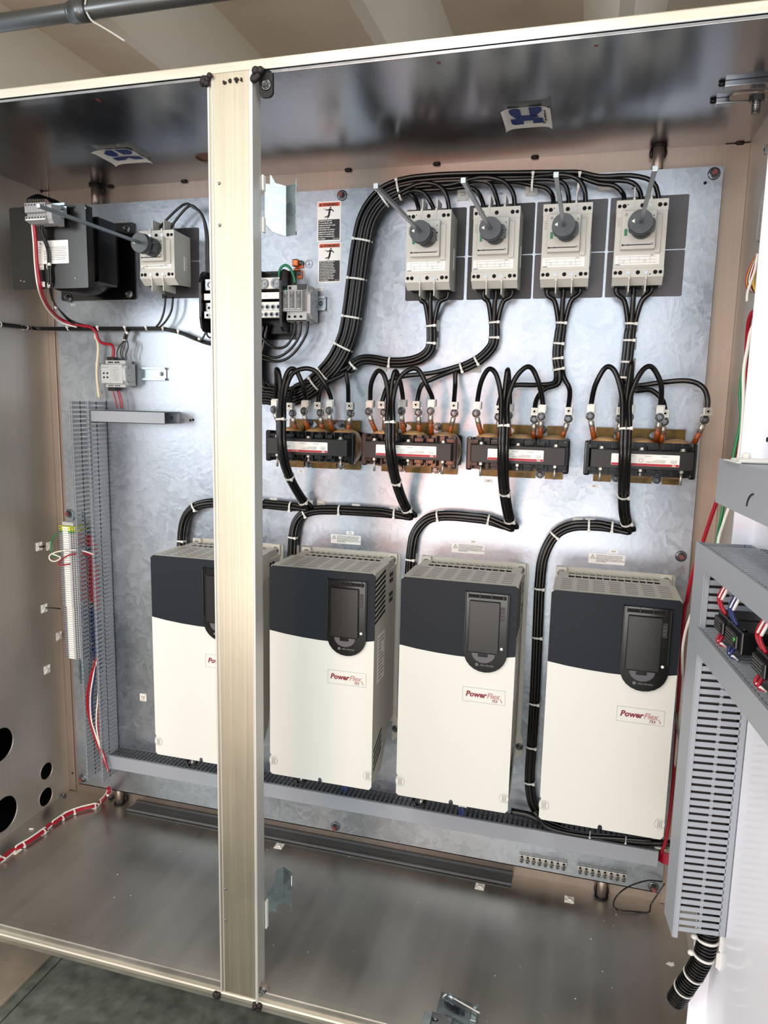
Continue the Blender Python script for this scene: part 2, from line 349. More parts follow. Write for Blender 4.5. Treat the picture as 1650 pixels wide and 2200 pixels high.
bm = BM(); box(bm, XL, XL+.022, YB-.004, YB, ZF+.001, ZC-.001, .001); obj('corner_strip', bm, SHEETB, E); bm = BM(); box(bm, XR-.05, XR, YB-.004, YB, ZF+.001, ZC-.001, .001); obj('corner_strip', bm, SHEETB, E)
hc = at(452, 340, ZC, 2); hr = .034
ba = BM(); box(ba, XL-T, XR+T, YF+.001, YB+T, ZC, ZC+T); bw = BM(); cyl(bw, (hc.x, hc.y, ZC-.02), (hc.x, hc.y, ZC+.02), hr, n=40); obj('top_panel', cut(ba, bw), TOPM, E)
bm = BM(); ring(bm, (hc.x, hc.y, ZC-.001), Z, hr*1.05, hr*.97, .001, 36); cyl(bm, (hc.x, hc.y, ZC+T), (hc.x, hc.y, ZC+.02), hr*1.2, n=36); obj('hub_plug', bm, mat('rust_primer', (110, 72, 56), .6), E)
bm = BM(); box(bm, XL-T, XR+T, YF+.001, YB+T, ZF-T, ZF); obj('bottom_panel', bm, BOTM, E)
bm = BM(); box(bm, XL-.3, XR+.012, YF, YF+.028, ZC, .219, .002); obj('top_rail', bm, RAILM, E)
bm = BM(); box(bm, XL-.3, XR+.012, YF+.004, YF+.03, ZC-.006, ZC, .001); obj('rail_return', bm, TOPM, E)
bm = BM(); box(bm, XL-.3, XR+.012, YF-.004, YF+.024, -1.652, -1.635, .005); obj('bottom_rail', bm, RAILM, E)
bm = BM(); box(bm, XL-.3, XR+.012, YF+.002, YF+.022, -1.664, -1.616, .001); obj('rail_return', bm, BOTM, E)
bm = BM(); box(bm, XR-.03, XR+.012, YF, YF+.028, -1.64, .21, .002); obj('hinge_post', bm, POSTM, E)
bm = BM(); box(bm, .7748, .8592, YF-.001, YF+.034, -1.650, .2035, .0025)
cp = obj('center_post', bm, POSTM, E)
bm = BM(); box(bm, .7735, .7770, YF-.0035, YF+.02, -1.648, .198, .0012); box(bm, .7815, .7835, YF-.0022, YF, -1.648, .198, .0006); obj('post_edge', bm, TRIM, cp)
bm = BM(); box(bm, .8555, .8570, YF-.0016, YF, -1.648, .199); box(bm, .8580, .8632, YF-.006, YF+.030, -1.652, .199, .0018); obj('post_edge', bm, TRIM, cp)
for p in ((471, 394), (472, 484), (484, 1909), (484, 1976)):
    q = at(*p, YF-.001); bm = BM(); cyl(bm, q, q+OUT*.002, .0032, .0022, 12); sphere(bm, q+OUT*.002, (.0022, .001, .0022)); obj('rivet', bm, ZINC, cp)
# weld beads, gussets on the post ends
def bead(p, r, y, n=5, name='weld_bead'):
    bm = BM(); q = at(*p, y)
    for i in range(n): sphere(bm, q+Vector((random.uniform(-r, r), random.uniform(-r*.3, 0), random.uniform(-r, r)))*.8, random.uniform(.5, .8)*r, seg=10)
    obj(name, bm, WELD, E)
bead((444, 172), .0095, YF-.003, 9); bead((494, 174), .003, YF-.002); bead((508, 172), .0035, YF-.002); bead((483, 176), .003, YF-.002); bead((519, 171), .0025, YF-.002)
bead((553, 160), .0095, YF-.003, 9); bead((466, 2138), .008, YF-.004, 7); bead((553, 2163), .008, YF-.004, 7)
def gusset(c, dz):
    bm = BM(); q = at(*c, YF+.01)
    M = Matrix.Translation(q) @ Matrix.Rotation(math.radians(90), 4, 'X')
    prism(bm, rrect(-.012, .014, -.026, .018, .009), q, X, Z, (0, -.006, 0)); g = obj('post_gusset', bm, WELD if dz > 0 else SHEETB, E)
    bm = BM(); screw(bm, q+Vector((.002, -.006, -.006*dz)), OUT, .0062, .006); obj('gusset_bolt', bm, ZINC, g)
gusset((573, 178), 1); gusset((566, 2128), -1)
# weld spots along the rear top seam, standoffs and their welds
for p in ((22, 387), (227, 397), (392, 389), (746, 365), (936, 351), (1148, 337), (1588, 309)):
    q = at(p[0], p[1], ZC-.001, 2); q.y = YB-.004; bm = BM(); sphere(bm, q, (.0085, .005, .004), seg=12); sphere(bm, q+Vector((.006, 0, -.001)), (.004, .004, .003), seg=10); obj('weld_spot', bm, WELD, E)
for x, up in ((at(211, 410, .03).x, 1), (at(1413, 345, .03).x, 1), (at(262, 1715, .03).x, 0), (at(1292, 1915, .03).x, 0)):
    bm = BM(); z0, z1 = (.13, ZC) if up else (ZF, -1.55)
    cyl(bm, (x, .018, z0), (x, .018, z1), .0115, n=20); s = obj('panel_standoff', bm, SHEETB, E)
    bm = BM()
    for dx in (-.014, .014): sphere(bm, (x+dx, .03, z1-.012 if up else z0+.012), (.005, .004, .011), seg=10)
    ring(bm, (x, .018, z1-.004 if up else z0), Z, .017, .0115, .004, 16); obj('weld_bead', bm, WELD, s)
for p in ((137, 1711), (238, 1716)):
    q = at(*p, ZF, 2); bm = BM(); cyl(bm, q, q+Z*.006, .009, n=6, smooth=False); cyl(bm, q+Z*.006, q+Z*.010, .006, .003); obj('floor_bolt', bm, ZINC, E)
for p, axv, ax in (((4, 342), XL+.001, 0), ((1646, 322), XR-.001, 0)):
    q = at(*p, axv, ax); bm = BM(); box(bm, q.x-.003, q.x+.003, q.y-.006, q.y+.006, q.z-.008, q.z+.008, .001); sphere(bm, q, .005); obj('wall_clip', bm, ZINC, E)
for p in ((209, 213), (941, 131), (1281, 93)):
    q = at(*p, ZC, 2); q.z = ZC-.0002; bm = BM(); box(bm, q.x-.003, q.x+.003, q.y-.010, q.y+.010, ZC-.0008, ZC); obj('paint_mark', bm, REDMARK, E)
# latch strike under the top panel
r = thing('door_latch_strike', 'dark steel latch bars and a hanging bolt under the cabinet top, far right', 'latch', at(1600, 190, ZC, 2))
a = at(1556, 180, ZC, 2); b = at(1660, 172, ZC, 2)
for (p, q2) in (((1556, 178), (1700, 168)), ((1537, 215), (1700, 200))):
    a = at(*p, ZC, 2); b = at(*q2, ZC, 2); bm = BM(); box(bm, a.x, b.x, a.y-.010, a.y+.010, ZC-.010, ZC, .001); obj('latch_bar', bm, TOPM, r)
    bm = BM(); sphere(bm, (a.x-.004, a.y-.002, ZC-.003), (.006, .006, .004)); obj('weld_bead', bm, WELD, r)
q = at(1628, 188, ZC, 2); bm = BM(); prism(bm, rrect(-.045, .03, -.014, .014, .01), q-Z*.014, X, Y, (0, 0, .004)); obj('latch_arm', bm, SHEETB, r)
bm = BM(); cyl(bm, q-Z*.045, q-Z*.01, .0065); [ring(bm, q-Z*(.044-.0035*i), Z, .0078, .0062, .0014, 16) for i in range(6)]; cyl(bm, q-Z*.024, q-Z*.014, .013, n=6, smooth=False); ring(bm, q-Z*.0135, Z, .017, .006, .002, 20); obj('bolt', bm, ZINC, r)
# ================================================================ galvanised back plate
PX1, PZ0, PZ1 = 1.7103, -1.5662, .1454
PN = thing('mounting_panel', 'galvanised steel back plate carrying all the cabinet gear', 'panel', (PX1/2, 0, PZ0))
bm = BM(); prism(bm, rrect(0, PX1, PZ0, PZ1, .004), (0, 0, 0), X, Z, (0, .003, 0)); box(bm, PX1-.0025, PX1, -.0002, .012, PZ0+.004, PZ1-.004); box(bm, .004, PX1-.004, -.0002, .012, PZ1-.0025, PZ1); box(bm, .004, PX1-.004, 0, .012, PZ0, PZ0+.0025); obj('sheet', bm, GALV, PN)
for p in ((150, 1103), (735, 420), (1534, 373), (1463, 1195), (178, 1672), (721, 1775), (1404, 1905)):
    q = at(*p); st = None
    bm = BM(); washer(bm, q, OUT, .0130, .002); nut(bm, q+OUT*.002, OUT, .0092, .0078, 0); st = obj('panel_nut', bm, ZINC, PN)
    bm = BM(); cyl(bm, q+OUT*.0098, q+OUT*.0155, .0055, .005, 14); obj('marked_stud', bm, REDMARK, st)
bm = BM()
for p in ((1515, 393), (1449, 581), (415, 902), (409, 903), (1457, 1900), (774, 535), (773, 536), (156, 1661)):
    q = at(*p, -.0004); cyl(bm, q, q+OUT*.0003, .0035, n=12)
obj('screw_hole', bm, HOLE, PN)
# ---------------------------------------------------------------- stickers
def sheet(name, x0, x1, z0, z1, y, m, parent, r=.0, h=.0004):
    bm = BM(); prism(bm, rrect(x0, x1, z0, z1, r) if r else [(x0,z0),(x1,z0),(x1,z1),(x0,z1)], (0, y, 0), X, Z, (0, -h, 0)); return obj(name, bm, m, parent)
def warning(p0, p1, body, ref, label):
    a = at(*p0); b = at(*p1); W = b.x-a.x; H = a.z-b.z
    r = thing('warning_sticker', label, 'sticker', (a.x, 0, b.z), 'electric shock warning stickers')
    sheet('backing', a.x, b.x, b.z, a.z, 0, WHITE, r, .002)
    sheet('heading_band', a.x+W*.05, b.x-W*.05, a.z-H*.125, a.z-H*.03, -.0004, ORANGE, r, h=.0002)
    text('heading_text', 'WARNING', H*.085, (a.x+W*.24, -.0008, a.z-H*.112), X, Z, INK, r, bold=.0004)
    bm = BM(); prism(bm, [(0,0),(1,0),(.5,.95)], (a.x+W*.09, -.0006, a.z-H*.112), X*W*.12, Z*H*.07, (0, -.0002, 0)); obj('alert_triangle', bm, INK, r)
    bt = a.z-H*.45; sheet('text_panel', a.x+W*.05, b.x-W*.05, b.z+H*.04, bt, -.0004, INK, r, h=.0002)
    n = body.count('\n')+1; ls = (bt-b.z-H*.05)/n
    text('body_text', body, ls*.86, (a.x+W*.08, -.0008, bt-ls*.8), X, Z, WHITE, r, bold=.0001, lsp=1/.86*1.0)
    text('reference_text', ref, ls*.7, (b.x-W*.08, -.0008, b.z+H*.055), X, Z, WHITE, r, align='RIGHT')
    bm = BM(); o = Vector((a.x, -.0008, b.z)); f = lambda u, v: o+Vector((W*u, 0, H*(.575+(v-.50)*.80)))
    sphere(bm, f(.56, .835), (W*.035, .0003, W*.035))
    for s in (((.55,.80),(.50,.66),.05), ((.55,.79),(.40,.75),.025), ((.40,.75),(.36,.79),.02), ((.58,.79),(.70,.71),.025), ((.51,.67),(.47,.58),.035), ((.47,.58),(.31,.54),.025), ((.52,.67),(.50,.57),.03), ((.50,.57),(.42,.50),.025)):
        p, q = f(*s[0]), f(*s[1]); d = (q-p).normalized(); nn = Vector((-d.z, 0, d.x))*W*s[2]
        vs = [bm.verts.new(v) for v in (p-nn, p+nn, q+nn*.7, q-nn*.7)]; bm.faces.new(vs)
    for (u0, v0), (u1, v1) in (((.28,.80),(.36,.81)), ((.26,.775),(.34,.785))): 
        p, q = f(u0, v0), f(u1, v1); vs = [bm.verts.new(v) for v in (p, p-Z*.0006, q-Z*.0006, q)]; bm.faces.new(vs)
    obj('shock_pictogram', bm, INK, r)
warning((682, 434), (732, 518), 'Install and operate\nin accordance with\nnational electrical code\nand local codes.\nGROUND unit before\napplying line potential.\nFailure to comply can\nresult in serious injury\nor death.', '59017-077', 'orange headed WARNING sticker on the back plate, upper of two, white text about grounding')
warning((684, 522), (732, 607), 'Risk Of Fire or Electric Shock\nThe opening of the branch-\ncircuit protective device may\nbe an indication that a fault\ncurrent has been interrupted.\nAll current-carrying parts and\nother components protected by\nthis device should be examined\nand replaced if damaged. If\nburnout of a current element\nof an overload relay occurs,\nthe complete overload relay\nmust be replaced.', '59017-076', 'orange headed WARNING sticker on the back plate, lower of two, about fire or shock')
r = thing('ground_symbol_sticker', 'round clear sticker with the earth symbol beside the copper lugs', 'sticker', at(664, 567))
q = at(664, 567); bm = BM(); ring(bm, q+OUT*.0005, OUT, .0098, .0090, .0004, 32); obj('ring', bm, INK, r)
bm = BM(); box(bm, q.x-.0004, q.x+.0004, -.0009, -.0003, q.z-.001, q.z+.0065)
for k, hw in enumerate((.0060, .0038, .0016)): box(bm, q.x-hw, q.x+hw, -.0009, -.0003, q.z-.0014-k*.002, q.z-.0007-k*.002)
obj('earth_mark', bm, INK, r)
def tiny_label(p, s, label, w=.030, h=.010, size=.0055):
    q = at(*p); r = thing('name_tag', label, 'label', (q.x, 0, q.z), 'small printed name tags')
    sheet('tag_backing', q.x-w/2, q.x+w/2, q.z-h/2, q.z+h/2, 0, WHITE, r, .001); text('tag_text', s, size, (q.x, -.0006, q.z-size*.33), X, Z, INK, r, align='CENTER', bold=.0001)
for p, s in (((647, 1012), 'LR1'), ((846, 1028), 'LR2'), ((1049, 1033), 'LR3'), ((1276, 1044), 'LR4')): tiny_label(p, s, 'small white tag printed %s under a line reactor' % s, .021, .008, .0045)
for p, s in (((752, 1145), 'VFD2'), ((1017, 1164), 'VFD3'), ((1318, 1185), 'VFD4')): tiny_label(p, s, 'small white tag printed %s above its attention label' % s, .021, .0085, .0045)
tiny_label((686, 621), 'SPD1', 'small white tag printed SPD1 right of the surge protector', .019, .008, .0045); tiny_label((157, 655), 'XFMR1', 'small white tag under the black transformer', .013, .006, .002)
for p, s in (((925, 427), 'CB1'), ((1071, 418), 'CB2'), ((1218, 408), 'CB3'), ((1357, 407), 'MCB4')):
    q = at(*p); tag(text('name_tag', s, .006, (q.x, -.0005, q.z), X, Z, INK, None, bold=.0001), 'printed %s marking above its breaker' % s, 'label', 'breaker markings'); 
for k, (a, b) in enumerate((((711, 1147), (794, 1173)), ((971, 1166), (1062, 1192)), ((1265, 1188), (1368, 1217)))):
    A = at(*a); B = at(*b); x0, x1, z1 = A.x, A.x+.083, A.z; z0 = z1-.024
    r = thing('attention_label', 'white ATTENTION label with warning triangle above drive VFD%d' % (k+2), 'label', (x0, 0, z0), 'attention labels above the drives')
    sheet('backing', x0, x1, z0, z1, 0, WHITE, r, .001)
    text('attention_text', 'ATTENTION: Risk of equipment damage exists.\nThe drive power source type must be accurately\ndetermined. Jumpers PE-A, PE-A1, PE-A2, and\nPE-B must be configured for the power source\ntype according to the recommendations in the VFD\nInstallation Manual.', .0031, (x0+.0175, -.0006, z1-.0045), X, Z, INK, r, bold=.00006)
    bm = BM(); o = Vector((x0+.004, -.0005, z1-.012))
    for p, q in (((0,0),(.0105,0)), ((.0105,0),(.00525,.009)), ((.00525,.009),(0,0))):
        p = o+Vector((p[0],0,p[1])); q = o+Vector((q[0],0,q[1])); d = (q-p).normalized(); nn = Vector((-d.z,0,d.x))*.0005
        bm.faces.new([bm.verts.new(v) for v in (p-nn, p+nn, q+nn, q-nn)])
    box(bm, o.x+.0048, o.x+.0057, -.0008, -.0004, o.z+.0028, o.z+.0062); box(bm, o.x+.0048, o.x+.0057, -.0008, -.0004, o.z+.0013, o.z+.0021); obj('alert_triangle', bm, INK, r)
# blue and white stickers under the cabinet top
def logo(cx, cy, w, d, rot, label, kind):
    r = thing('logo_sticker', label, 'sticker', (cx, cy, ZC)); z = ZC-.001
    M = Matrix.Translation((cx, cy, z)) @ Matrix.Rotation(rot, 4, 'Z'); u = (M.to_3x3() @ X); v = (M.to_3x3() @ Y)
    bm = BM(); n = 12
    g = [[bm.verts.new(M @ Vector((w*(i/n-.5), d*(j/n-.5), -.0006-.006*((2*abs(i/n-.5))**6)-.004*((2*abs(j/n-.5))**8)))) for j in range(n+1)] for i in range(n+1)]
    for i in range(n):
        for j in range(n): bm.faces.new((g[i][j], g[i+1][j], g[i+1][j+1], g[i][j+1])).smooth = True
    bmesh.ops.solidify(bm, geom=bm.faces[:], thickness=.0004); obj('paper', bm, WHITE, r)
    def poly(name, P, m, h=-.0016):
        bm = BM()
        for p in P: bm.faces.new([bm.verts.new(M @ Vector((w*(a-.5), d*(.5-b), h))) for a, b in p])
        obj(name, bm, m, r)
    if kind == 0:
        poly('blue_emblem', [[(.12,.90),(.32,.90),(.38,.84),(.38,.55),(.42,.52),(.26,.42),(.16,.62)], [(.56,.90),(.82,.92),(.82,.70),(.70,.52),(.58,.50),(.56,.55)],
             [(.12,.40),(.42,.42),(.58,.42),(.82,.36),(.82,.12),(.60,.12),(.60,.28),(.40,.28),(.40,.12),(.18,.10),(.12,.2)], [(.26,.42),(.42,.54),(.58,.54),(.70,.52),(.74,.42)]], BLUEI)
        text('script_text', 'Krumpe', d*.20, M @ Vector((w*.46, d*.42, -.0022)), -v, -u, INK, r, bold=.0006)
    else:
        poly('blue_emblem', [[(.10,.62),(.30,.86),(.46,.86),(.44,.60),(.36,.44),(.22,.44)], [(.52,.88),(.84,.84),(.88,.66),(.72,.50),(.56,.52)], [(.10,.34),(.40,.40),(.60,.40),(.88,.34),(.86,.14),(.62,.16),(.54,.30),(.36,.16),(.14,.14)]], BLUEI)
        poly('corner_mark', [[(.92,.04),(.97,.04),(.97,.10),(.92,.10)], [(.03,.04),(.08,.04),(.08,.10),(.03,.10)]], INK)
logo(1.311, -.216, .094, .106, 0, 'blue and white logo sticker with black script under the cabinet top, right', 0)
logo(.3595, -.187, .104, .098, .02, 'blue and white logo sticker under the cabinet top, left of the post', 1)
# ================================================================ variable frequency drives
VW, VH, VD, VZ = .265, .5338, .211, -.763
def slots_top(bm, x0, x1, y0, y1, z, cols, rows):
    for i in range(cols):
        for j in range(rows):
            cx = x0+(x1-x0)*(i+.5)/cols; cy = y0+(y1-y0)*(j+.5)/rows; wx = (x1-x0)/cols*.36
            prism(bm, rrect(-wx, wx, -.0026, .0026, .0022, 2), (cx, cy, z-.0004), X, Y, (0, 0, .0008))
def make_drive(x, label):
    z0 = VZ-VH; F = -VD
    r = thing('frequency_drive', label, 'motor drive', (x, 0, z0), 'variable frequency drives along the bottom of the back plate')
    bm = BM(); prism(bm, [(-.078, VZ), (F+.004, VZ), (F+.004, z0+.01), (-.125, z0+.01), (-.088, z0+.055), (-.078, z0+.08)], (x+.002, 0, 0), Y, Z, (VW-.004, 0, 0)); h1 = obj('housing', bm, DRIVEG, r)
    bm = BM(); box(bm, x+.018, x+VW-.004, -.0785, -.004, z0+.10, VZ-.020, .002); obj('heatsink_cover', bm, DRIVEG, r)
    # top grille behind the cover: bars with dark openings
    bm = BM(); gx0, gx1 = x+.030, x+VW-.030; n = 13
    for i in range(n+1): xx = gx0+(gx1-gx0)*i/n; box(bm, xx-.0012, xx+.0012, -.073, -.010, VZ-.003, VZ-.0005)
    for yy in (-.073, -.042, -.010): box(bm, gx0-.001, gx1+.001, yy-.0015, yy+.0015, VZ-.003, VZ-.0003)
    box(bm, x+.008, gx0, -.078, -.004, VZ-.020, VZ-.0006, .0006); box(bm, gx1, x+VW-.008, -.078, -.004, VZ-.020, VZ-.0006, .0006); obj('vent_grille', bm, DRIVEG, r)
    bm = BM(); box(bm, gx0, gx1, -.073, -.010, VZ-.0198, VZ-.009); obj('vent_recess', bm, HOLE, r)
    bm = BM(); slots_top(bm, x+.012, x+VW-.012, F+.016, -.086, VZ, 7, 6); obj('top_vent', bm, INKG, r)
    # mounting flange + bolts
    bm = BM(); prism(bm, rrect(x+.002, x+VW+.006, z0+.085, VZ+.0085, .006), (0, 0, 0), X, Z, (0, -.0025, 0))
    for sx in (x+.0135, x+VW-.0135): box(bm, sx-.013, sx+.013, -.010, -.0024, VZ-.020, VZ+.009, .002)
    prism(bm, [(x+VW-.005, z0+.03), (x+VW+.012, z0+.045), (x+VW+.012, z0+.085), (x+VW+.004, z0+.11), (x+VW-.005, z0+.11)], (0,0,0), X, Z, (0, -.004, 0)); obj('mounting_flange', bm, DRIVEG, r)
    for c in ((x+.0139, -.010, VZ-.0072), (x+VW-.0139, -.010, VZ-.0072), (x+VW+.004, -.004, z0+.065)):
        bm = BM(); screw(bm, c, OUT, .0062, .005); obj('mounting_bolt', bm, ZINC, r)
    # side louvres and side holes, right face
    bm = BM()
    for i in range(9):
        zz = VZ-.018-i*.0125; prism(bm, [(-.200, zz), (-.115, zz+.010), (-.115, zz+.0035), (-.200, zz-.0060)], (x+VW-.0022, 0, 0), Y, Z, (.0008, 0, 0))
    obj('side_louvre', bm, HOLE, r); bm = BM()
    for i in range(4):
        zz = z0+.105-i*.016; prism(bm, [(-.190, zz-.014), (-.125, zz+.018), (-.125, zz+.012), (-.190, zz-.020)], (x+VW-.0022, 0, 0), Y, Z, (.0008, 0, 0))
    obj('side_louvre', bm, HOLE, r); bm = BM()
    for zz in (VZ-.035, VZ-.05, VZ-.085, VZ-.10):
        for yy in (-.062, -.045): box(bm, x+VW-.0045, x+VW-.0034, yy-.006, yy+.006, zz-.005, zz+.005)
    obj('side_hole', bm, HOLE, r)
    bm = BM(); box(bm, x+VW-.002, x+VW-.0016, -.172, -.112, z0+.255, z0+.375); lb = obj('rating_label', bm, WHITE, r)
    bm = BM()
    for i in range(12): box(bm, x+VW-.0016, x+VW-.0014, -.166, -.166+random.uniform(.02, .05), z0+.262+i*.0092, z0+.2650+i*.0092)
    obj('label_print', bm, INKG, lb)
    # front: white cover below the curve, dark cover above; arc is the join
    arc = [(0, VH-.160), (.04, VH-.1655), (.085, VH-.1695), (.13, VH-.1718), (.175, VH-.172), (.22, VH-.168), (VW, VH-.1595)]
    low = [(.030, .0), (.006, .0), (.0, .005)]+[(0, .055), (.0055, .048), (.0055, .042), (0, .034)][::-1]+arc+[(VW, .060), (VW-.0, .046)]+[(VW-.0, .008), (VW-.006, 0)]+[(.138, 0), (.138, .006), (.135, .0105), (.131, .0105), (.128, .006), (.128, 0)]
    bm = BM(); prism(bm, low, (x, F+.004, z0), X, Z, (0, -.0045, 0)); obj('front_cover', bm, DRIVEW, r)
    bm = BM(); prism(bm, [(q[0], q[1]) for q in arc]+[(VW, VH-.006), (VW-.006, VH), (.006, VH), (0, VH-.006)], (x, F+.004, z0), X, Z, (0, -.0042, 0)); obj('upper_cover', bm, NAVY, r)
    for cx in (.006, VW-.013):
        bm = BM(); prism(bm, [(math.cos(a)*.011, math.sin(a)*.016) for a in [i*math.pi/8 for i in range(16)]], (x+cx+.003, F-.0004, z0+.036), X, Z, (0, -.0008, 0)); rc = obj('cover_latch', bm, DRIVEW, r)
        bm = BM(); [box(bm, x+cx+.003+d-.0006, x+cx+.003+d+.0006, F-.0016, F-.0011, z0+.028, z0+.044) for d in (-.003, .0005, .004)]; ring(bm, (x+cx+.003, F-.0011, z0+.036), OUT, .0112, .0106, .0003, 24); obj('latch_slot', bm, INKG, rc)
    # operator pod
    px0, px1, pt, pb = .150, .2465, VH-.019, VH-.2015
    out = [(px0, pt), (px1, pt), (px1, pb+.042)]+[(px1-.048+.048*math.cos(a), pb+.045-.045*math.sin(a)) for a in [i*math.pi/12 for i in range(1, 12)]]+[(px0, pb+.042)]
    bm = BM(); prism(bm, out, (x, F, z0), X, Z, (0, -.006, 0)); pod = obj('operator_pod', bm, BLACKG, r)
    bm = BM(); cut_r = .0; box(bm, x+px0+.006, x+px1-.006, F-.0062, F-.0060, z0+pt-.012, z0+pt-.004); obj('pod_recess', bm, HOLE, pod)
    bm = BM(); [box(bm, x+px0+.006+.026*i, x+px0+.0075+.026*i, F-.0085, F-.0055, z0+pt-.014, z0+pt-.001) for i in range(4)]; box(bm, x+px0-.0005, x+px0+.0025, F-.0095, F, z0+pb+.06, z0+pt+.001, .0008); box(bm, x+px1-.0035, x+px1-.001, F-.0080, F, z0+pb+.06, z0+pt, .0008); obj('pod_rib', bm, BLACKP, pod)
    bm = BM(); box(bm, x+px0+.010, x+px0+.078, F-.0115, F-.005, z0+VH-.155, z0+VH-.037, .0015); obj('blank_keypad', bm, BLACKP, pod)
    bm = BM(); c = Vector((x+px0+.045, F-.0062, z0+VH-.157)); prism(bm, [(.026*math.cos(a), .022*math.sin(a)) for a in [math.pi+i*math.pi/10 for i in range(11)]]+[(.010, 0), (.010, -.008), (-.012, -.008), (-.012, 0)], c, X, Z, (0, -.002, 0)); obj('thumb_recess', bm, PLATEG, pod)
    bm = BM(); box(bm, x+px1-.019, x+px1-.008, F-.0068, F-.0058, z0+VH-.080, z0+VH-.048); led = obj('status_window', bm, PLATE, pod)
    for i, t in enumerate(('STS', 'ENET', 'LINK')): text('status_text', t, .0034, (x+px1-.0175, F-.0071, z0+VH-.057-i*.008), X, Z, INKG, led)
    bm = BM(); sphere(bm, (x+px1-.012, F-.0062, z0+VH-.143), (.0034, .002, .0034)); obj('status_lamp', bm, WHITE, pod)
    bm = BM(); ring(bm, (x+px0+.031, F-.006, z0+VH-.1845), OUT, .0034, .0020, .0003, 16); cyl(bm, (x+px0+.031, F-.006, z0+VH-.1845), (x+px0+.031, F-.0064, z0+VH-.1845), .0012); obj('maker_emblem', bm, INKG, pod)
    text('maker_text', 'Allen-Bradley', .0058, (x+px0+.0375, F-.0063, z0+VH-.1865), X, Z, INKG, pod, shear=.3)
    # nameplate
    bm = BM(); a0, a1, b0, b1 = .151, .2475, VH-.2755, VH-.2415
    for q in ((a0, a1, b0, b0+.0004), (a0, a1, b1-.0004, b1), (a0, a0+.0004, b0, b1), (a1-.0004, a1, b0, b1)): box(bm, x+q[0], x+q[1], F-.0009, F-.0004, z0+q[2], z0+q[3])
    npl = obj('nameplate', bm, INKG, r)
    zt = z0+VH-.2630; text('nameplate_text', 'Power', .0178, (x+.1575, F-.0008, zt), X, Z, MAROON, npl, shear=.22, bold=.00065, space=.98)
    text('nameplate_text', 'Flex', .0178, (x+.2055, F-.0008, zt), X, Z, PINKI, npl, shear=.22, bold=.00035, space=.96)
    bm = BM(); prism(bm, [(.2355, .001), (.2375, .001), (.2415, -.0075), (.2390, -.0075)], (x, F-.0006, zt), X, Z, (0, -.0003, 0)); obj('x_tail', bm, PINKI, npl)
    text('nameplate_text', '753', .0085, (x+.2170, F-.0008, zt-.0082), X, Z, MAROON, npl, shear=.25, bold=.0002)
    return r
VX = (.4216, .7484, 1.0751, 1.4103)
d1 = make_drive(VX[1], 'white drive with dark upper cover, its cable from the left and tag VFD2 above')
clone(d1, (VX[0], 0, VZ-VH), 'white drive mostly hidden behind the bright cabinet post, leftmost drive')
clone(d1, (VX[2], 0, VZ-VH), 'white drive with dark upper cover under the VFD3 tag, left of the long vertical cable')
clone(d1, (VX[3], 0, VZ-VH), 'rightmost white drive with dark upper cover, under the VFD4 tag')
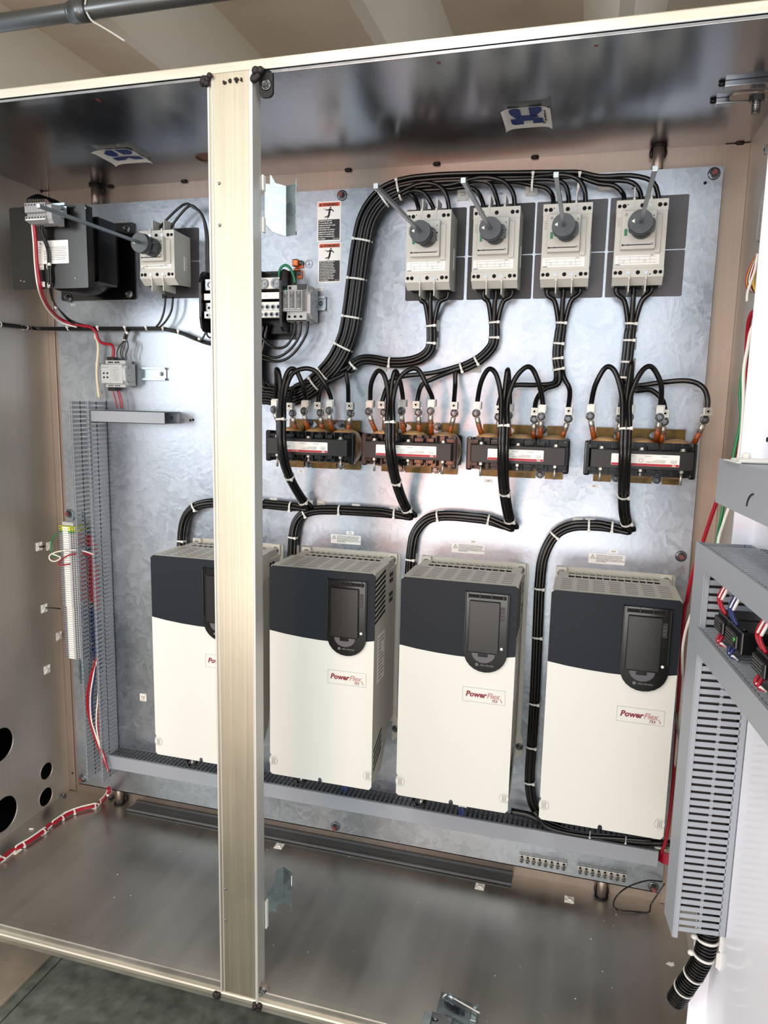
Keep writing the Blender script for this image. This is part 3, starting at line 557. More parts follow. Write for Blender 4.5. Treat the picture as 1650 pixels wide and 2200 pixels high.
# ================================================================ circuit breakers
def make_breaker(x, zt, zb, label, group, plates, w=.103):
    D = -.080; H = zt-zb; cx = x+w/2; zlow = zb-.014
    r = thing('circuit_breaker', label, 'circuit breaker', (cx, 0, zb), group)
    for (a, b, c, d) in plates: sheet('mounting_plate', a, b, c, d, 0, PLATE if x < 1.25 else PLATEG, r, .003, .0025)
    bm = BM(); prism(bm, [(-.0025, zt-.004), (D, zt), (D, zb), (D+.018, zlow), (-.0025, zlow+.004)], (x, 0, 0), Y, Z, (w, 0, 0)); box(bm, x-.0008, x+w+.0008, D-.0015, D+.012, zt-.024, zt+.0005, .001); box(bm, x-.0008, x+w+.0008, D-.0015, D+.012, zb, zb+.020, .001); obj('body', bm, CREAM, r)
    bm = BM()
    for k, u in enumerate((.055, .15, .50, .84, .94)):
        for zz in (zt-.012, zb+.010): cyl(bm, (x+w*u, D-.0014, zz), (x+w*u, D-.0019, zz), .0044 if k in (1, 2, 3) else .0038, n=16)
    for u in (.22,): [cyl(bm, (x+w*u, D-.0014, zz), (x+w*u, D-.0019, zz), .0012, n=10) for zz in (zt-.009, )]
    cyl(bm, (x+w*.74, D-.0014, zb+.006), (x+w*.74, D-.0019, zb+.006), .0014, n=10); obj('terminal_hole', bm, HOLE, r)
    for u in (.31, .66):
        for zz in (zt-.012, zb+.010):
            bm = BM(); ring(bm, (x+w*u, D-.0015, zz), OUT, .0038, .0018, .001, 14); cyl(bm, (x+w*u, D-.0015, zz), (x+w*u, D-.0018, zz), .0022, n=10); obj('cover_screw', bm, ZINC, r)
    k0, k1, m0, m1 = x+.012, x+w-.022, zb+H*.35, zt-H*.155; kz0 = (m0+m1)/2
    bm = BM(); box(bm, k0, k1, D-.016, D, m0, m1, .0015); box(bm, k1, x+w-.010, D-.004, D, zb+H*.31, zt-H*.2, .001); obj('operator_housing', bm, CREAM, r)
    bm = BM()
    for zz, rr in ((m1-.012, .0013), (m1-.028, .0019), (m1-.044, .0013)): cyl(bm, (k1-.006, D-.016, zz), (k1-.006, D-.0164, zz), rr, n=10)
    box(bm, k0+.004, k1-.004, D-.0164, D-.016, m0+.0075, m0+.0095); cyl(bm, (k0+.004, D-.016, m0+.0085), (k0+.004, D-.0165, m0+.0085), .0022, n=10); cyl(bm, (k0+.016, D-.016, m0+.0085), (k0+.016, D-.0165, m0+.0085), .0017, n=10); obj('operator_print', bm, INK, r)
    bm = BM(); sphere(bm, (k1-.006, D-.016, m0+.0095), (.0026, .0012, .0026)); cyl(bm, (k0+.008, D-.016, m1-.008), (k0+.008, D-.0163, m1-.008), .0035, n=14); obj('test_button', bm, MGREY, r)
    bm = BM(); box(bm, x+.003, x+w-.010, D-.0006, D, zb+.026, zb+H*.29); lp = obj('rating_label', bm, WHITE, r)
    bm = BM(); zz0, zz1 = zb+.030, zb+H*.27
    for t in (0, .5, 1): box(bm, x+.008, x+w-.016, D-.0009, D-.0006, zz0+(zz1-zz0)*t-.0002, zz0+(zz1-zz0)*t+.0002)
    for u in (.12, .33, .5, .72): box(bm, x+w*u-.0002, x+w*u+.0002, D-.0009, D-.0006, zz0, zz1)
    for u in (.2, .62): ring(bm, (x+w*u, D-.0006, zz0+(zz1-zz0)*.25), OUT, .0026, .0021, .0003, 14)
    for i in range(5): box(bm, x+w-.0165-.0, x+w-.0125, D-.0006-.0003, D-.0001, zt-.036-i*.006, zt-.0345-i*.006); box(bm, x+.0035, x+.009, D-.0004, D-.0001, zt-.036-i*.004, zt-.0352-i*.004)
    obj('label_print', bm, INKG, lp)
    text('label_text', '140U', .0038, (x+w-.030, D-.0010, zz1+.0008), X, Z, INK, lp)
    bm = BM(); box(bm, x+.004, x+.014, D-.0009, D-.0006, zb+.0262, zb+.0275); obj('label_stripe', bm, INK, lp)
    # side clip, lower terminal recess
    bm = BM(); box(bm, k0+.006, k0+.012, D-.0164, D-.016, kz0-.012, kz0+.002); obj('position_mark', bm, GREENW, r)
    bm = BM(); box(bm, x+w, x+w+.0015, -.035, -.022, zb+H*.22, zb+H*.52, .0005); obj('side_clip', bm, TIE, r)
    bm = BM(); [box(bm, x+w*u-.012, x+w*u+.012, D+.026, -.012, zlow-.0004, zlow+.004) for u in (.17, .5, .83)]; obj('terminal_recess', bm, HOLE, r)
    for u in (.335, .665):
        bm = BM(); box(bm, x+w*u-.0011, x+w*u+.0011, D-.001, -.024, zb-.030, zb-.002); box(bm, x+w*u-.0022, x+w*u+.0022, D-.0035, D-.001, zb-.004, zb+.006); obj('phase_barrier', bm, CREAM, r)
        bm = BM(); box(bm, x+w*u-.0011, x+w*u+.0011, D+.008, -.024, zt, zt+.028); box(bm, x+w*u-.0022, x+w*u+.0022, D-.0030, D+.001, zt-.006, zt+.004); obj('phase_barrier', bm, CREAM, r)
    # rotary knob with square shaft
    kz = (m0+m1)/2+.004; kx = cx-.004; y1 = -.150
    bm = BM(); cyl(bm, (kx+.005, D-.016, kz-.002), (kx+.005, D-.034, kz-.002), .0225, n=28); prism(bm, rrect(-.026, .026, -.0145, .0145, .008), (kx+.004, D-.034, kz-.002), X, Z, (0, -.012, 0)); kb = obj('knob_base', bm, ROTG, r)
    bm = BM(); cyl(bm, (kx, -.124, kz), (kx, y1, kz), .0225, .0235, n=36); ring(bm, (kx, -.134, kz), OUT, .0247, .020, .003, 32); kn = obj('rotary_knob', bm, ROTG, r)
    bm = BM(); bm.faces.new([bm.verts.new((kx+a, y1-.0004, kz+b)) for a, b in ((-.0185, .001), (-.012, .005), (-.012, -.003))]); obj('knob_arrow', bm, WHITE, kn)
    bm = BM(); tube(bm, [(kx+.020, -.130, kz-.001), (kx+.030, -.131, kz+.001), (kx+.020, -.134, kz+.004)], .0006); tube(bm, [(kx+.018, -.130, kz-.006), (kx+.029, -.131, kz-.003)], .0006); obj('spring_clip', bm, ZINC, kn)
    bm = BM(); s = .0035; yE = -.49; box(bm, kx-s, kx+s, yE, y1+.01, kz-s, kz+s, .0004); box(bm, kx-.0045, kx+.0045, yE-.002, yE+.004, kz-.0045, kz+.0045, .001); obj('operating_shaft', bm, SHAFT, r)
    return r, kx, kz
SHAFT = mat('zinc_plated_shaft', (150, 158, 162), .35, metal=.9)
LB = ('dark plated', '')
bz, bt = -.0942, .0640
g = 'tall breakers in the row at the top of the back plate'
def plates(a, b, z1, z0=-.1235): m = (-.024); return ((a, b, z0, m-.0014), (a, b, m+.0014, z1))
BX = (1.0345, 1.189, 1.3425, 1.4955)
r1, kx1, kz1 = make_breaker(BX[0], bt, bz, 'cream circuit breaker on a black plate under the CB1 marking, leftmost of the four', g, plates(1.015, 1.1588, .0875))
make_breaker(BX[1], bt, bz, 'cream circuit breaker on a black plate under the CB2 marking', g, plates(1.166, 1.3175, .0900))
make_breaker(BX[2], bt, bz, 'cream circuit breaker on a grey plate under the CB3 marking, third of the four', g, plates(1.322, 1.4775, .0900))
make_breaker(BX[3], bt, bz, 'cream circuit breaker on a grey plate under the MCB4 marking, rightmost of the four', g, plates(1.483, 1.646, .0905))
make_breaker(.3280, .0500, -.0680, 'smaller cream breaker alone between the black transformer and the bright post', 'breaker left of the post', ((.340, .452, -.106, -.0135), (.340, .452, -.0105, .072)), .100)
# white grid lines of bare plate between the dark mounting plates come from the gaps themselves
# ================================================================ line reactors
RC = (.8095, 1.0610, 1.3155, 1.5790); RZ = -.4810
LUGS = ( # (px, py, kind) bolt centres; kind 0 = load side (front lug body above), 1 = line side (screw lug)
 ((588,880,0),(628,888,1),(653,883,0),(688,887,1),(707,882,0),(753,888,1)),
 ((792,884,0),(825,886,1),(862,883,0),(899,886,1),(925,883,0),(976,888,1)),
 ((1023,888,0),(1071,896,1),(1092,893,0),(1148,901,1),(1163,895,0),(1221,900,1)),
 ((1268,894,0),(1332,900,1),(1352,896,0),(1427,906,1),(1417,897,0),(1514,902,1)))
LUGP = {}
for k, cx in enumerate(RC):
    lab = ('black line reactor above the LR1 tag, nearest the post', 'black line reactor above the LR2 tag, with a brown tinged left end', 'black line reactor above the LR3 tag, second from the right', 'black line reactor above the LR4 tag, at the right edge of the plate')[k]
    r = thing('line_reactor', lab, 'line reactor', (cx, 0, RZ), 'line reactors in the middle row')
    bm = BM(); box(bm, cx-.104, cx+.104, -.132, -.104, RZ-.0195, RZ+.0195, .0008)
    for i in range(-7, 8): box(bm, cx-.1045, cx+.1045, -.118+i*.0016-.0003, -.118+i*.0016+.0003, RZ-.0198, RZ+.0198)
    for dx in (-.075, 0, .075): box(bm, cx+dx-.014, cx+dx+.014, -.106, -.012, RZ-.018, RZ+.018)
    box(bm, cx-.104, cx+.104, -.030, -.012, RZ-.0195, RZ+.0195); obj('laminated_core', bm, CORE, r)
    for dx in (-.075, 0, .075):
        bm = BM(); c = Vector((cx+dx, -.058, RZ)); n = 28; prev = None
        for y, s in ((-.090, .90), (-.080, .985), (-.066, 1.03), (-.050, 1.03), (-.036, .985), (-.026, .90)):
            R_ = [bm.verts.new((c.x+.0375*s*(abs(math.cos(a))**.75)*(1 if math.cos(a) >= 0 else -1), y, RZ+.043*s*(abs(math.sin(a))**.75)*(1 if math.sin(a) >= 0 else -1))) for a in [2*math.pi*i/n for i in range(n)]]
            if prev: [setattr(bm.faces.new((prev[i], prev[(i+1)%n], R_[(i+1)%n], R_[i])), 'smooth', True) for i in range(n)]
            else: bm.faces.new(R_)
            prev = R_
        bm.faces.new(prev[::-1]); obj('coil', bm, TAN, r)
        bm = BM(); prism(bm, rrect(cx+dx-.0362, cx+dx+.0362, RZ-.038, RZ+.036, .005), (0, -.090, 0), X, Z, (0, -.003, 0)); prism(bm, rrect(cx+dx-.0362, cx+dx+.0362, RZ-.038, RZ+.036, .005), (0, -.020, 0), X, Z, (0, -.003, 0)); box(bm, cx+dx-.018, cx+dx+.018, -.091, -.021, RZ-.022, RZ+.022)
        for s in (1, -1):
            for f in (-.033, -.013, .006, .026): box(bm, cx+dx+f-.0011+.003, cx+dx+f+.0011+.003, -.112, -.090, RZ+s*.0215, RZ+s*.036, .0004)
            box(bm, cx+dx-.034, cx+dx-.016, -.110, -.092, RZ+s*.0205, RZ+s*.030, .001); box(bm, cx+dx+.012, cx+dx+.034, -.110, -.092, RZ+s*.0205, RZ+s*.030, .001)
        obj('bobbin', bm, BLACKG, r)
    for s in (-1, 1):
        bm = BM(); box(bm, cx+s*.109-.010, cx+s*.109+.004, -.108, -.086, RZ-.040, RZ+.037, .004); obj('end_flange', bm, BLACKG if k != 1 else mat('brown_tinged_black', (48, 24, 14), .3), r)
    for s, zz in ((1, RZ+.064), (-1, RZ-.062)):
        for a, b in ((-.096, -.056), (-.034, .034), (.056, .098)):
            bm = BM(); zi = RZ+s*.020; zo = zz
            if a == -.034 and s > 0: prism(bm, [(a, .0), (b, 0), (b, .020), (b-.010, .024), (b-.014, .030), (b-.008, .036), (b, .040), (b, zo-zi), (a, zo-zi), (a, .040), (a+.010, .036), (a+.014, .030), (a+.008, .024), (a, .020)], (cx, -.006, zi), X, Z, (0, -.003, 0))
            elif s > 0: prism(bm, [(a, 0), (b, 0), (b, zo-zi), (a, zo-zi)], (cx, -.006, zi), X, Z, (0, -.003, 0))
            else: prism(bm, [(a, zo-zi), (b, zo-zi), (b, 0), (a, 0)], (cx, -.006, zi), X, Z, (0, -.003, 0))
            obj('core_bracket', bm, BROWN, r)
        for dx in (-.045, .045):
            bm = BM(); box(bm, cx+dx-.008, cx+dx+.008, -.004, 0, zz-s*.022-.012, zz-s*.022+.012); screw(bm, (cx+dx, -.004, zz-s*.010), OUT, .0065, .006); obj('mounting_bolt', bm, ZINC, r)
    for dx in (-.083, .0, .083):
        bm = BM(); ring(bm, (cx+dx, -.116, RZ+.0200), Z, .008, .004, .0012, 16); cyl(bm, (cx+dx, -.116, RZ+.021), (cx+dx, -.116, RZ+.026), .0055, n=6, smooth=False)
        cyl(bm, (cx+dx, -.116, RZ-.0195), (cx+dx, -.116, RZ+.021), .0030); cyl(bm, (cx+dx, -.116, RZ-.0195), (cx+dx, -.116, RZ-.026), .0055, n=6, smooth=False); cyl(bm, (cx+dx, -.116, RZ-.026), (cx+dx, -.116, RZ-(.052 if dx else .038)), .0028); obj('clamp_bolt', bm, ALU, r)
    lx0, lx1 = (cx-.060, cx+.055) if k != 1 else (cx-.075, cx+.070)
    if k == 3: lx0, lx1 = cx-.062, cx+.076
    if k == 2: lx0, lx1 = cx-.066, cx+.058
    sheet('rating_label', lx0, lx1, RZ-.0125, RZ+.0125, -.1322, WHITE, r, .002); lb = r
    lb = obj('label_stripe', (lambda b: (box(b, lx0+.0006, lx1-.0006, -.1330, -.1326, RZ-.0122, RZ-.0072), b)[1])(BM()), REDL, r)
    U = -X; V = -Z  # the label is mounted upside down
    text('maker_text', 'TCI', .0050, (lx1-.006, -.1332, RZ-.0080), U, V, WHITE, lb, shear=.2, bold=.0002)
    text('stripe_text', '800-TCI-8282', .0030, (lx0+.040, -.1332, RZ-.0085), U, V, WHITE, lb)
    text('rating_text', 'KDR SERIES\nLINE REACTOR\n600 VAC MAX\n60 HZ  3 PH', .0021, (lx1-.005, -.1328, RZ-.0040), U, V, INK, lb, lsp=.95)
    text('rating_text', 'SUITABLE FOR USE ON A CIRCUIT CAPABLE OF\nDELIVERING NOT MORE THAN 65,000 AMPS\nTERMINAL TORQUE 20 IN-LBS\nWIRE RANGE 14-4 AWG', .0019, (lx1-.028, -.1328, RZ-.0040), U, V, INK, lb, lsp=.95)
    bm = BM()
    for dx in (.018, .052, .086):
        pts = [(lx1-dx-.004, RZ+.0095), (lx1-dx-.007, RZ+.0080), (lx1-dx-.010, RZ+.0085), (lx1-dx-.013, RZ+.0080), (lx1-dx-.018, RZ+.0088)]
        if pts[-1][0] > lx0: tube(bm, [(p[0], -.1328, p[1]) for p in pts], .0003, n=4)
    if k in (1, 2, 3): ring(bm, ((lx0+lx1)/2-.008, -.1327, RZ-.001), OUT, .0042, .0037, .0002, 20); 
    obj('label_print', bm, INK, lb)
    if k == 0: text('approval_text', 'CE', .0085, (lx0+.020, -.1328, RZ+.0035), U, V, INK, lb); 
    # terminals: varnished lead, crimped ring, bolt, wire lug
    for j, (u, v, kind) in enumerate(LUGS[k]):
        yy = -.074 if kind else -.088
        q = at(u, v, yy); LUGP[(k, j)] = q
        base = Vector((q.x+(q.x-cx)*-.05+(0 if j not in (0, 5) else (.008 if j == 0 else -.010)), -.052, RZ+.030))
        low = q+Vector(((base.x-q.x)*.35, .006, -.022))
        bm = BM(); cyl(bm, base, low, .0062, .0056, 14); obj('lead_sleeve', bm, SLEEVE, r)
        bm = BM(); cyl(bm, low+(base-low)*.15, q+Vector(((low.x-q.x)*.4, .003, -.009)), .0062, .0060, 14); ring(bm, q+Y*.0035, OUT, .0105, .004, .0025, 22); rt = obj('ring_terminal', bm, ALU, r)
        bm = BM(); washer(bm, q+Y*.001, OUT, .0098, .0018); washer(bm, q-Y*.0008, OUT, .0076, .0014); nut(bm, q-Y*.0022, OUT, .0064, .0052); cyl(bm, q+Y*.003, q+Y*.014, .0066, n=6, smooth=False); obj('terminal_bolt', bm, ZINC, r)
        bm = BM(); dx = (-.0045 if j in (1, 3) and k < 2 else 0)+(.004 if k == 3 and j == 5 else 0)
        if kind:
            box(bm, q.x+dx-.0085, q.x+dx+.0085, q.y-.010, q.y+.008, q.z+.0085, q.z+.0265, .001); box(bm, q.x-.0080, q.x+.0080, q.y+.0015, q.y+.005, q.z-.010, q.z+.012)
            cyl(bm, (q.x+dx, q.y-.010, q.z+.018), (q.x+dx, q.y-.0112, q.z+.018), .0052); lg = obj('wire_lug', bm, ALU, r)
            bm = BM(); cyl(bm, (q.x+dx, q.y-.0112, q.z+.018), (q.x+dx, q.y-.0115, q.z+.018), .0030, n=6); ring(bm, (q.x+dx, q.y-.0111, q.z+.018), OUT, .0056, .0050, .0003); obj('set_screw', bm, HOLE, lg)
        else:
            box(bm, q.x-.0080, q.x+.0080, q.y+.0005, q.y+.004, q.z-.009, q.z+.024, .0006); box(bm, q.x-.0075, q.x+.0105, q.y+.003, q.y+.020, q.z+.010, q.z+.027, .001); obj('wire_lug', bm, ALU, r)
# ================================================================ control transformer (left)
r = thing('transformer', 'large black control transformer, upper left of the back plate', 'transformer', (.142, 0, -.11))
bm = BM(); prism(bm, rrect(.022, .262, -.1075, .0925, .006), (0, 0, 0), X, Z, (0, -.006, 0)); obj('mounting_base', bm, BLACKG, r)
bm = BM(); prism(bm, rrect(.030, .255, -.1045, .0935, .004), (0, -.188, 0), X, Z, (0, -.004, 0)); box(bm, .251, .255, -.190, -.166, -.100, .090, .001); obj('front_plate', bm, BLACKP, r)
bm = BM(); box(bm, .075, .232, -.165, -.030, -.072, .068, .006); box(bm, .060, .246, -.135, -.060, -.085, .078, .004); obj('steel_core', bm, BLACKG, r)
for s in (1, -1):
    bm = BM(); n = 24; prev = None
    for y, k in ((-.172, .82), (-.160, .95), (-.130, 1), (-.075, 1), (-.045, .95), (-.030, .82)):
        R_ = [bm.verts.new((.150+.078*k*math.cos(a), y, s*(.045)-.008+s*.052*k*math.sin(a))) for a in [math.pi*i/n for i in range(n+1)]]
        if prev: [setattr(bm.faces.new((prev[i], prev[i+1], R_[i+1], R_[i])), 'smooth', True) for i in range(n)]
        prev = R_
    bmesh.ops.solidify(bm, geom=bm.faces[:], thickness=.003); obj('coil', bm, BLACKG, r)
for c in ((.2397, -.006, .0763), (.2405, -.006, -.0924), (.0451, -.006, -.0987), (.0451, -.006, .078)):
    bm = BM(); screw(bm, c, OUT, .0078, .008); obj('mounting_bolt', bm, ZINC, r)
x0, x1, z0, z1 = at(77, 513, -.192).x, at(146, 513, -.192).x, at(77, 568, -.192).z, at(146, 515, -.192).z
bm = BM(); prism(bm, rrect(x0, x1, z0, z1, .002), (0, -.192, 0), X, Z, (0, -.0004, 0)); lb = obj('rating_label', bm, WHITE, r)
text('label_text', 'N        N', .0065, (x0+.011, -.1926, z1-.009), X, Z, INK, lb, bold=.0002)
bm = BM()
for i in range(8):
    u = x0+.022+(.010 if i < 2 else 0)
    while u < x1-.010:
        d = random.uniform(.002, .007); box(bm, u, min(u+d, x1-.006), -.1927, -.1924, z1-.017-i*.0042, z1-.0158-i*.0042); u += d+.0012
for i in range(3): box(bm, x0+.004, x0+.014, -.1927, -.1924, z1-.0155-i*.006, z1-.0145-i*.006)
obj('label_print', bm, INKG, lb)
bm = BM()
for p in ((52, 605), (45, 603), (162, 598), (184, 447)): q = at(*p, -.1921); cyl(bm, q, q+OUT*.0006, .0018, n=10)
obj('plate_rivet', bm, MGREY, r)
for p, mm in (((90, 574), 0), ((106, 573), 0), ((92, 611), 0), ((108, 613), 0)):
    q = at(*p, -.1922); tie_mount(q, 'white tie mount holding wires on the black transformer front', size=.0065, group='tie mounts on the transformer front')
# terminal blocks on top of the transformer, on a short rail
def din_rail(pA, pB, y0, label, h=.035):
    "rail from x of pA to x of pB, horizontal"
    xa, xb, z = pA.x, pB.x, (pA.z+pB.z)/2
    r = thing('din_rail', label, 'mounting rail', ((xa+xb)/2, y0, z), 'mounting rails')
    bm = BM(); box(bm, xa, xb, y0-.0012, y0, z-.0125, z+.0125)
    for s in (1, -1): box(bm, xa, xb, y0-.0075, y0, z+s*.0125-.0006, z+s*.0125+.0006); box(bm, xa, xb, y0-.0078, y0-.0066, z+s*.0130, z+s*.0175)
    obj('rail', bm, GALV2, r); bm = BM(); screw(bm, ((xb-.014), y0-.0012, z), OUT, .004, .002); obj('rail_screw', bm, ZINC, r)
    return r
tb = at(87, 457, -.250)
din_rail(at(100, 452, -.205), at(144, 457, -.205), -.205, 'short zinc rail beside the grey terminal block on the transformer')
a = at(52, 437, -.248); b = at(98, 474, -.248)
rr = thing('terminal_block_row', 'grey screw terminal block group standing in front of the transformer top', 'terminal block', (a.x, -.2, b.z))
n = 7; wx = (b.x-a.x)/n
for i in range(n):
    bm = BM(); xa = a.x+i*wx; prism(bm, [(-.2, b.z-.002), (-.232, b.z-.002), (-.248, b.z+.003), (-.248, b.z+.012), (-.240, b.z+.014), (-.240, b.z+.019), (-.248, b.z+.021), (-.248, a.z), (-.225, a.z+.002), (-.2, a.z+.002)], (xa+.0003, 0, 0), Y, Z, (wx-.0006, 0, 0)); u = obj('terminal_module', bm, MGREY, rr)
    bm = BM()
    for zz in (a.z-.0045, b.z+.0085): cyl(bm, (xa+wx/2, -.248, zz), (xa+wx/2, -.2484, zz), .0019, n=10)
    obj('screw_hole', bm, HOLE, u)
bm = BM(); box(bm, a.x+.002, b.x-.001, -.2485, -.2478, b.z+.0028, b.z+.0052); obj('marker_strip', bm, WHITE, rr)
bm = BM(); prism(bm, [(-.2, b.z-.004), (-.236, b.z-.004), (-.243, b.z+.006), (-.243, a.z-.004), (-.2, a.z+.002)], (b.x, 0, 0), Y, Z, (.014, 0, 0)); obj('end_clamp', bm, MGREY, rr)
for i in range(8):
    bm = BM(); s = at(60+i*5, 436, -.225); e = at(118+i*4, 441+i, -.13); m_ = s.lerp(e, .45)+Z*(.022-.0012*i)
    tube(bm, [s, s+Z*.010, m_, e], .0013, n=6); tag(obj('control_wire', bm, CABLE, base=s), 'thin black wire arching from the transformer terminal block back to the coil', 'wire', 'thin wires over the transformer')
# ================================================================ power distribution block (behind the post)
r = thing('distribution_block', 'black power distribution block with silver lugs, half hidden behind the bright post', 'distribution block', (.605, 0, -.20))
bm = BM(); box(bm, .505, .728, -.006, 0, -.215, -.045); box(bm, .505, .728, -.030, -.006, -.205, -.055, .003); obj('base', bm, BLACKG, r)
bm = BM()
for x in (.4975, .5740, .6480, .7180):
    prism(bm, [(0, -.200), (-.060, -.200), (-.072, -.190), (-.078, -.165), (-.078, -.080), (-.070, -.058), (-.058, -.050), (0, -.050)], (x-.003, 0, 0), Y, Z, (.006, 0, 0))
obj('barrier', bm, BLACKP, r)
for c in (.537, .611, .684):
    bm = BM(); box(bm, c-.032, c+.032, -.066, -.030, -.098, -.070, .001); box(bm, c-.032, c+.032, -.064, -.030, -.155, -.128, .001); box(bm, c-.032, c+.032, -.072, -.050, -.168, -.150, .001); tbk = obj('terminal_body', bm, ALU, r)
    for dx in (-.016, .017):
        bm = BM(); ring(bm, (c+dx, -.066, -.085), OUT, .0125, .007, .004, 22); cyl(bm, (c+dx, -.066, -.085), (c+dx, -.068, -.085), .0045, n=6); obj('lug_screw', bm, ZINC, tbk)
    for dx in (-.022, -.007, .008, .023):
        bm = BM(); ring(bm, (c+dx, -.072, -.160), OUT, .0060, .0035, .0015, 16); ring(bm, (c+dx, -.064, -.141), OUT, .0060, .0035, .0015, 16); obj('lug_screw', bm, ZINC, tbk)
        bm = BM(); cyl(bm, (c+dx, -.072, -.160), (c+dx, -.0723, -.160), .0034, n=12); cyl(bm, (c+dx, -.064, -.141), (c+dx, -.0643, -.141), .0034, n=12); obj('screw_socket', bm, HOLE, tbk)
    bm = BM(); box(bm, c-.034, c+.036, -.068, -.064, -.122, -.106, .0006); st = obj('marker_strip', bm, WHITE, r)
    text('marker_text', 'L%d' % ((.537, .611, .684).index(c)+1), .0055, (c-.012, -.0683, -.1165), X, Z, INK, st)
bm = BM(); cyl(bm, (.705, -.030, -.068), (.705, -.036, -.068), .006, n=14); obj('base_screw', bm, ZINC, r)
# copper ground lugs
r = thing('ground_lug', 'copper grounding lug pair screwed to the back plate beside the earth symbol', 'grounding lug', at(640, 585))
a = at(643, 568); bm = BM(); box(bm, a.x-.012, a.x+.004, -.020, -.002, a.z-.008, a.z+.010, .003); box(bm, a.x-.010, a.x+.012, -.005, 0, a.z-.010, a.z-.002, .001); box(bm, a.x-.010, a.x+.004, -.016, -.003, a.z-.018, a.z-.012, .002); obj('upper_lug', bm, COPPER, r)
b = at(645, 591); bm = BM(); box(bm, b.x-.006, b.x+.007, -.008, 0, b.z-.010, b.z+.010, .001); obj('lower_lug', bm, COPPER, r)
bm = BM(); screw(bm, (a.x+.006, -.004, a.z+.002), OUT, .0045, .003); screw(bm, (b.x, -.008, b.z+.003), OUT, .004, .002); obj('lug_screw', bm, ZINC, r)
# surge protector on rail
q0 = at(609, 626, -.066)
din_rail(at(655, 648, -.012), at(698, 655, -.012), -.004, 'short zinc rail carrying the surge protector')
x0 = .7195; zt, zm0, zm1, zb = -.0885, -.1025, -.1515, -.1765
r = thing('surge_protector', 'light grey three pole surge protector with dark modules, right of the post', 'surge protector', (x0+.03, 0, zb))
bm = BM(); prism(bm, [(-.008, zt), (-.055, zt), (-.058, zm0+.001), (-.050, zm0), (-.050, zm1), (-.058, zm1), (-.062, zb+.004), (-.058, zb), (-.008, zb)], (x0+.008, 0, 0), Y, Z, (.053, 0, 0)); obj('base', bm, TBG, r)
bm = BM(); box(bm, x0+.034, x0+.059, -.0585, -.030, zt-.012, zt+.0015, .001); obj('dark_cap', bm, PLATE, r)
for i in range(3):
    xa = x0+i*.0176; bm = BM(); box(bm, xa, xa+.0172, -.070, -.050, zm1-.001, zm0, .001); m_ = obj('plug_module', bm, TBG, r)
    bm = BM(); box(bm, xa+.0018, xa+.0152, -.0706, -.070, zm1+.0015, zm0-.002); f = obj('module_face', bm, PLATEG, m_)
    bm = BM(); ring(bm, (xa+.0085, -.0706, zm0-.006), OUT, .0034, .0022, .0006, 4); [box(bm, xa+.003, xa+.003+random.uniform(.005, .010), -.0709, -.0706, zm0-.020-j*.004, zm0-.0192-j*.004) for j in range(6)]; box(bm, xa+.003, xa+.014, -.0709, -.0706, zm1+.003, zm1+.006); obj('module_print', bm, TBG, f)
    bm = BM(); cyl(bm, (x0+.015+i*.0155, -.061, zb+.012), (x0+.015+i*.0155, -.0625, zb+.011), .0032, n=14); obj('terminal_hole', bm, HOLE, r)
bm = BM(); cyl(bm, (x0+.0155, -.0565, zt-.007), (x0+.0155, -.0585, zt-.007), .003, n=14); box(bm, x0+.009, x0+.060, -.0625, -.058, zb+.0005, zb+.003); obj('terminal_hole', bm, HOLE, r)
bm = BM(); xr = x0+.0625; prism(bm, [(-.006, zt-.004), (-.040, zt-.008), (-.058, zt-.022), (-.058, zb+.020), (-.040, zb+.008), (-.006, zb+.002)], (xr-.001, 0, 0), Y, Z, (.008, 0, 0)); ec = obj('end_clamp', bm, TBG, r)
bm = BM(); random.seed(3); [cyl(bm, (xr+.007, -.012-random.random()*.040, zt-.016-random.random()*.055), (xr+.0072+.0002, -.020-random.random()*.03, zt-.03-random.random()*.04), .0001) for _ in range(1)]
for i in range(16): c = (xr+.007, random.uniform(-.052, -.014), random.uniform(zb+.014, zt-.014)); cyl(bm, c, (c[0]+.0003, c[1], c[2]), random.uniform(.0010, .0026), n=8)
obj('clamp_hole', bm, INKG, ec)
bm = BM(); tube(bm, [at(*p, -.055) for p in ((616, 627), (604, 608), (600, 588), (604, 575), (613, 570), (622, 575), (630, 590), (634, 608))], .0034); tag(obj('ground_wire', bm, GREENW, base=at(613, 600, -.055)), 'green wire looped over the surge protector', 'wire')
for i, P_ in enumerate((((634, 690), (632, 715), (616, 742), (594, 748), (574, 738), (560, 722)), ((647, 690), (643, 722), (622, 752), (594, 768), (562, 762), (540, 750)), ((662, 690), (657, 720), (632, 758), (602, 776), (566, 772), (540, 764)))):
    bm = BM(); tube(bm, px(P_, -.050), .0034); tag(obj('surge_wire', bm, CABLE, base=at(P_[0][0], P_[0][1], -.05)), ('innermost', 'middle', 'outermost')[i]+' black wire curving from under the surge protector behind the post', 'wire', 'black wires under the surge protector')
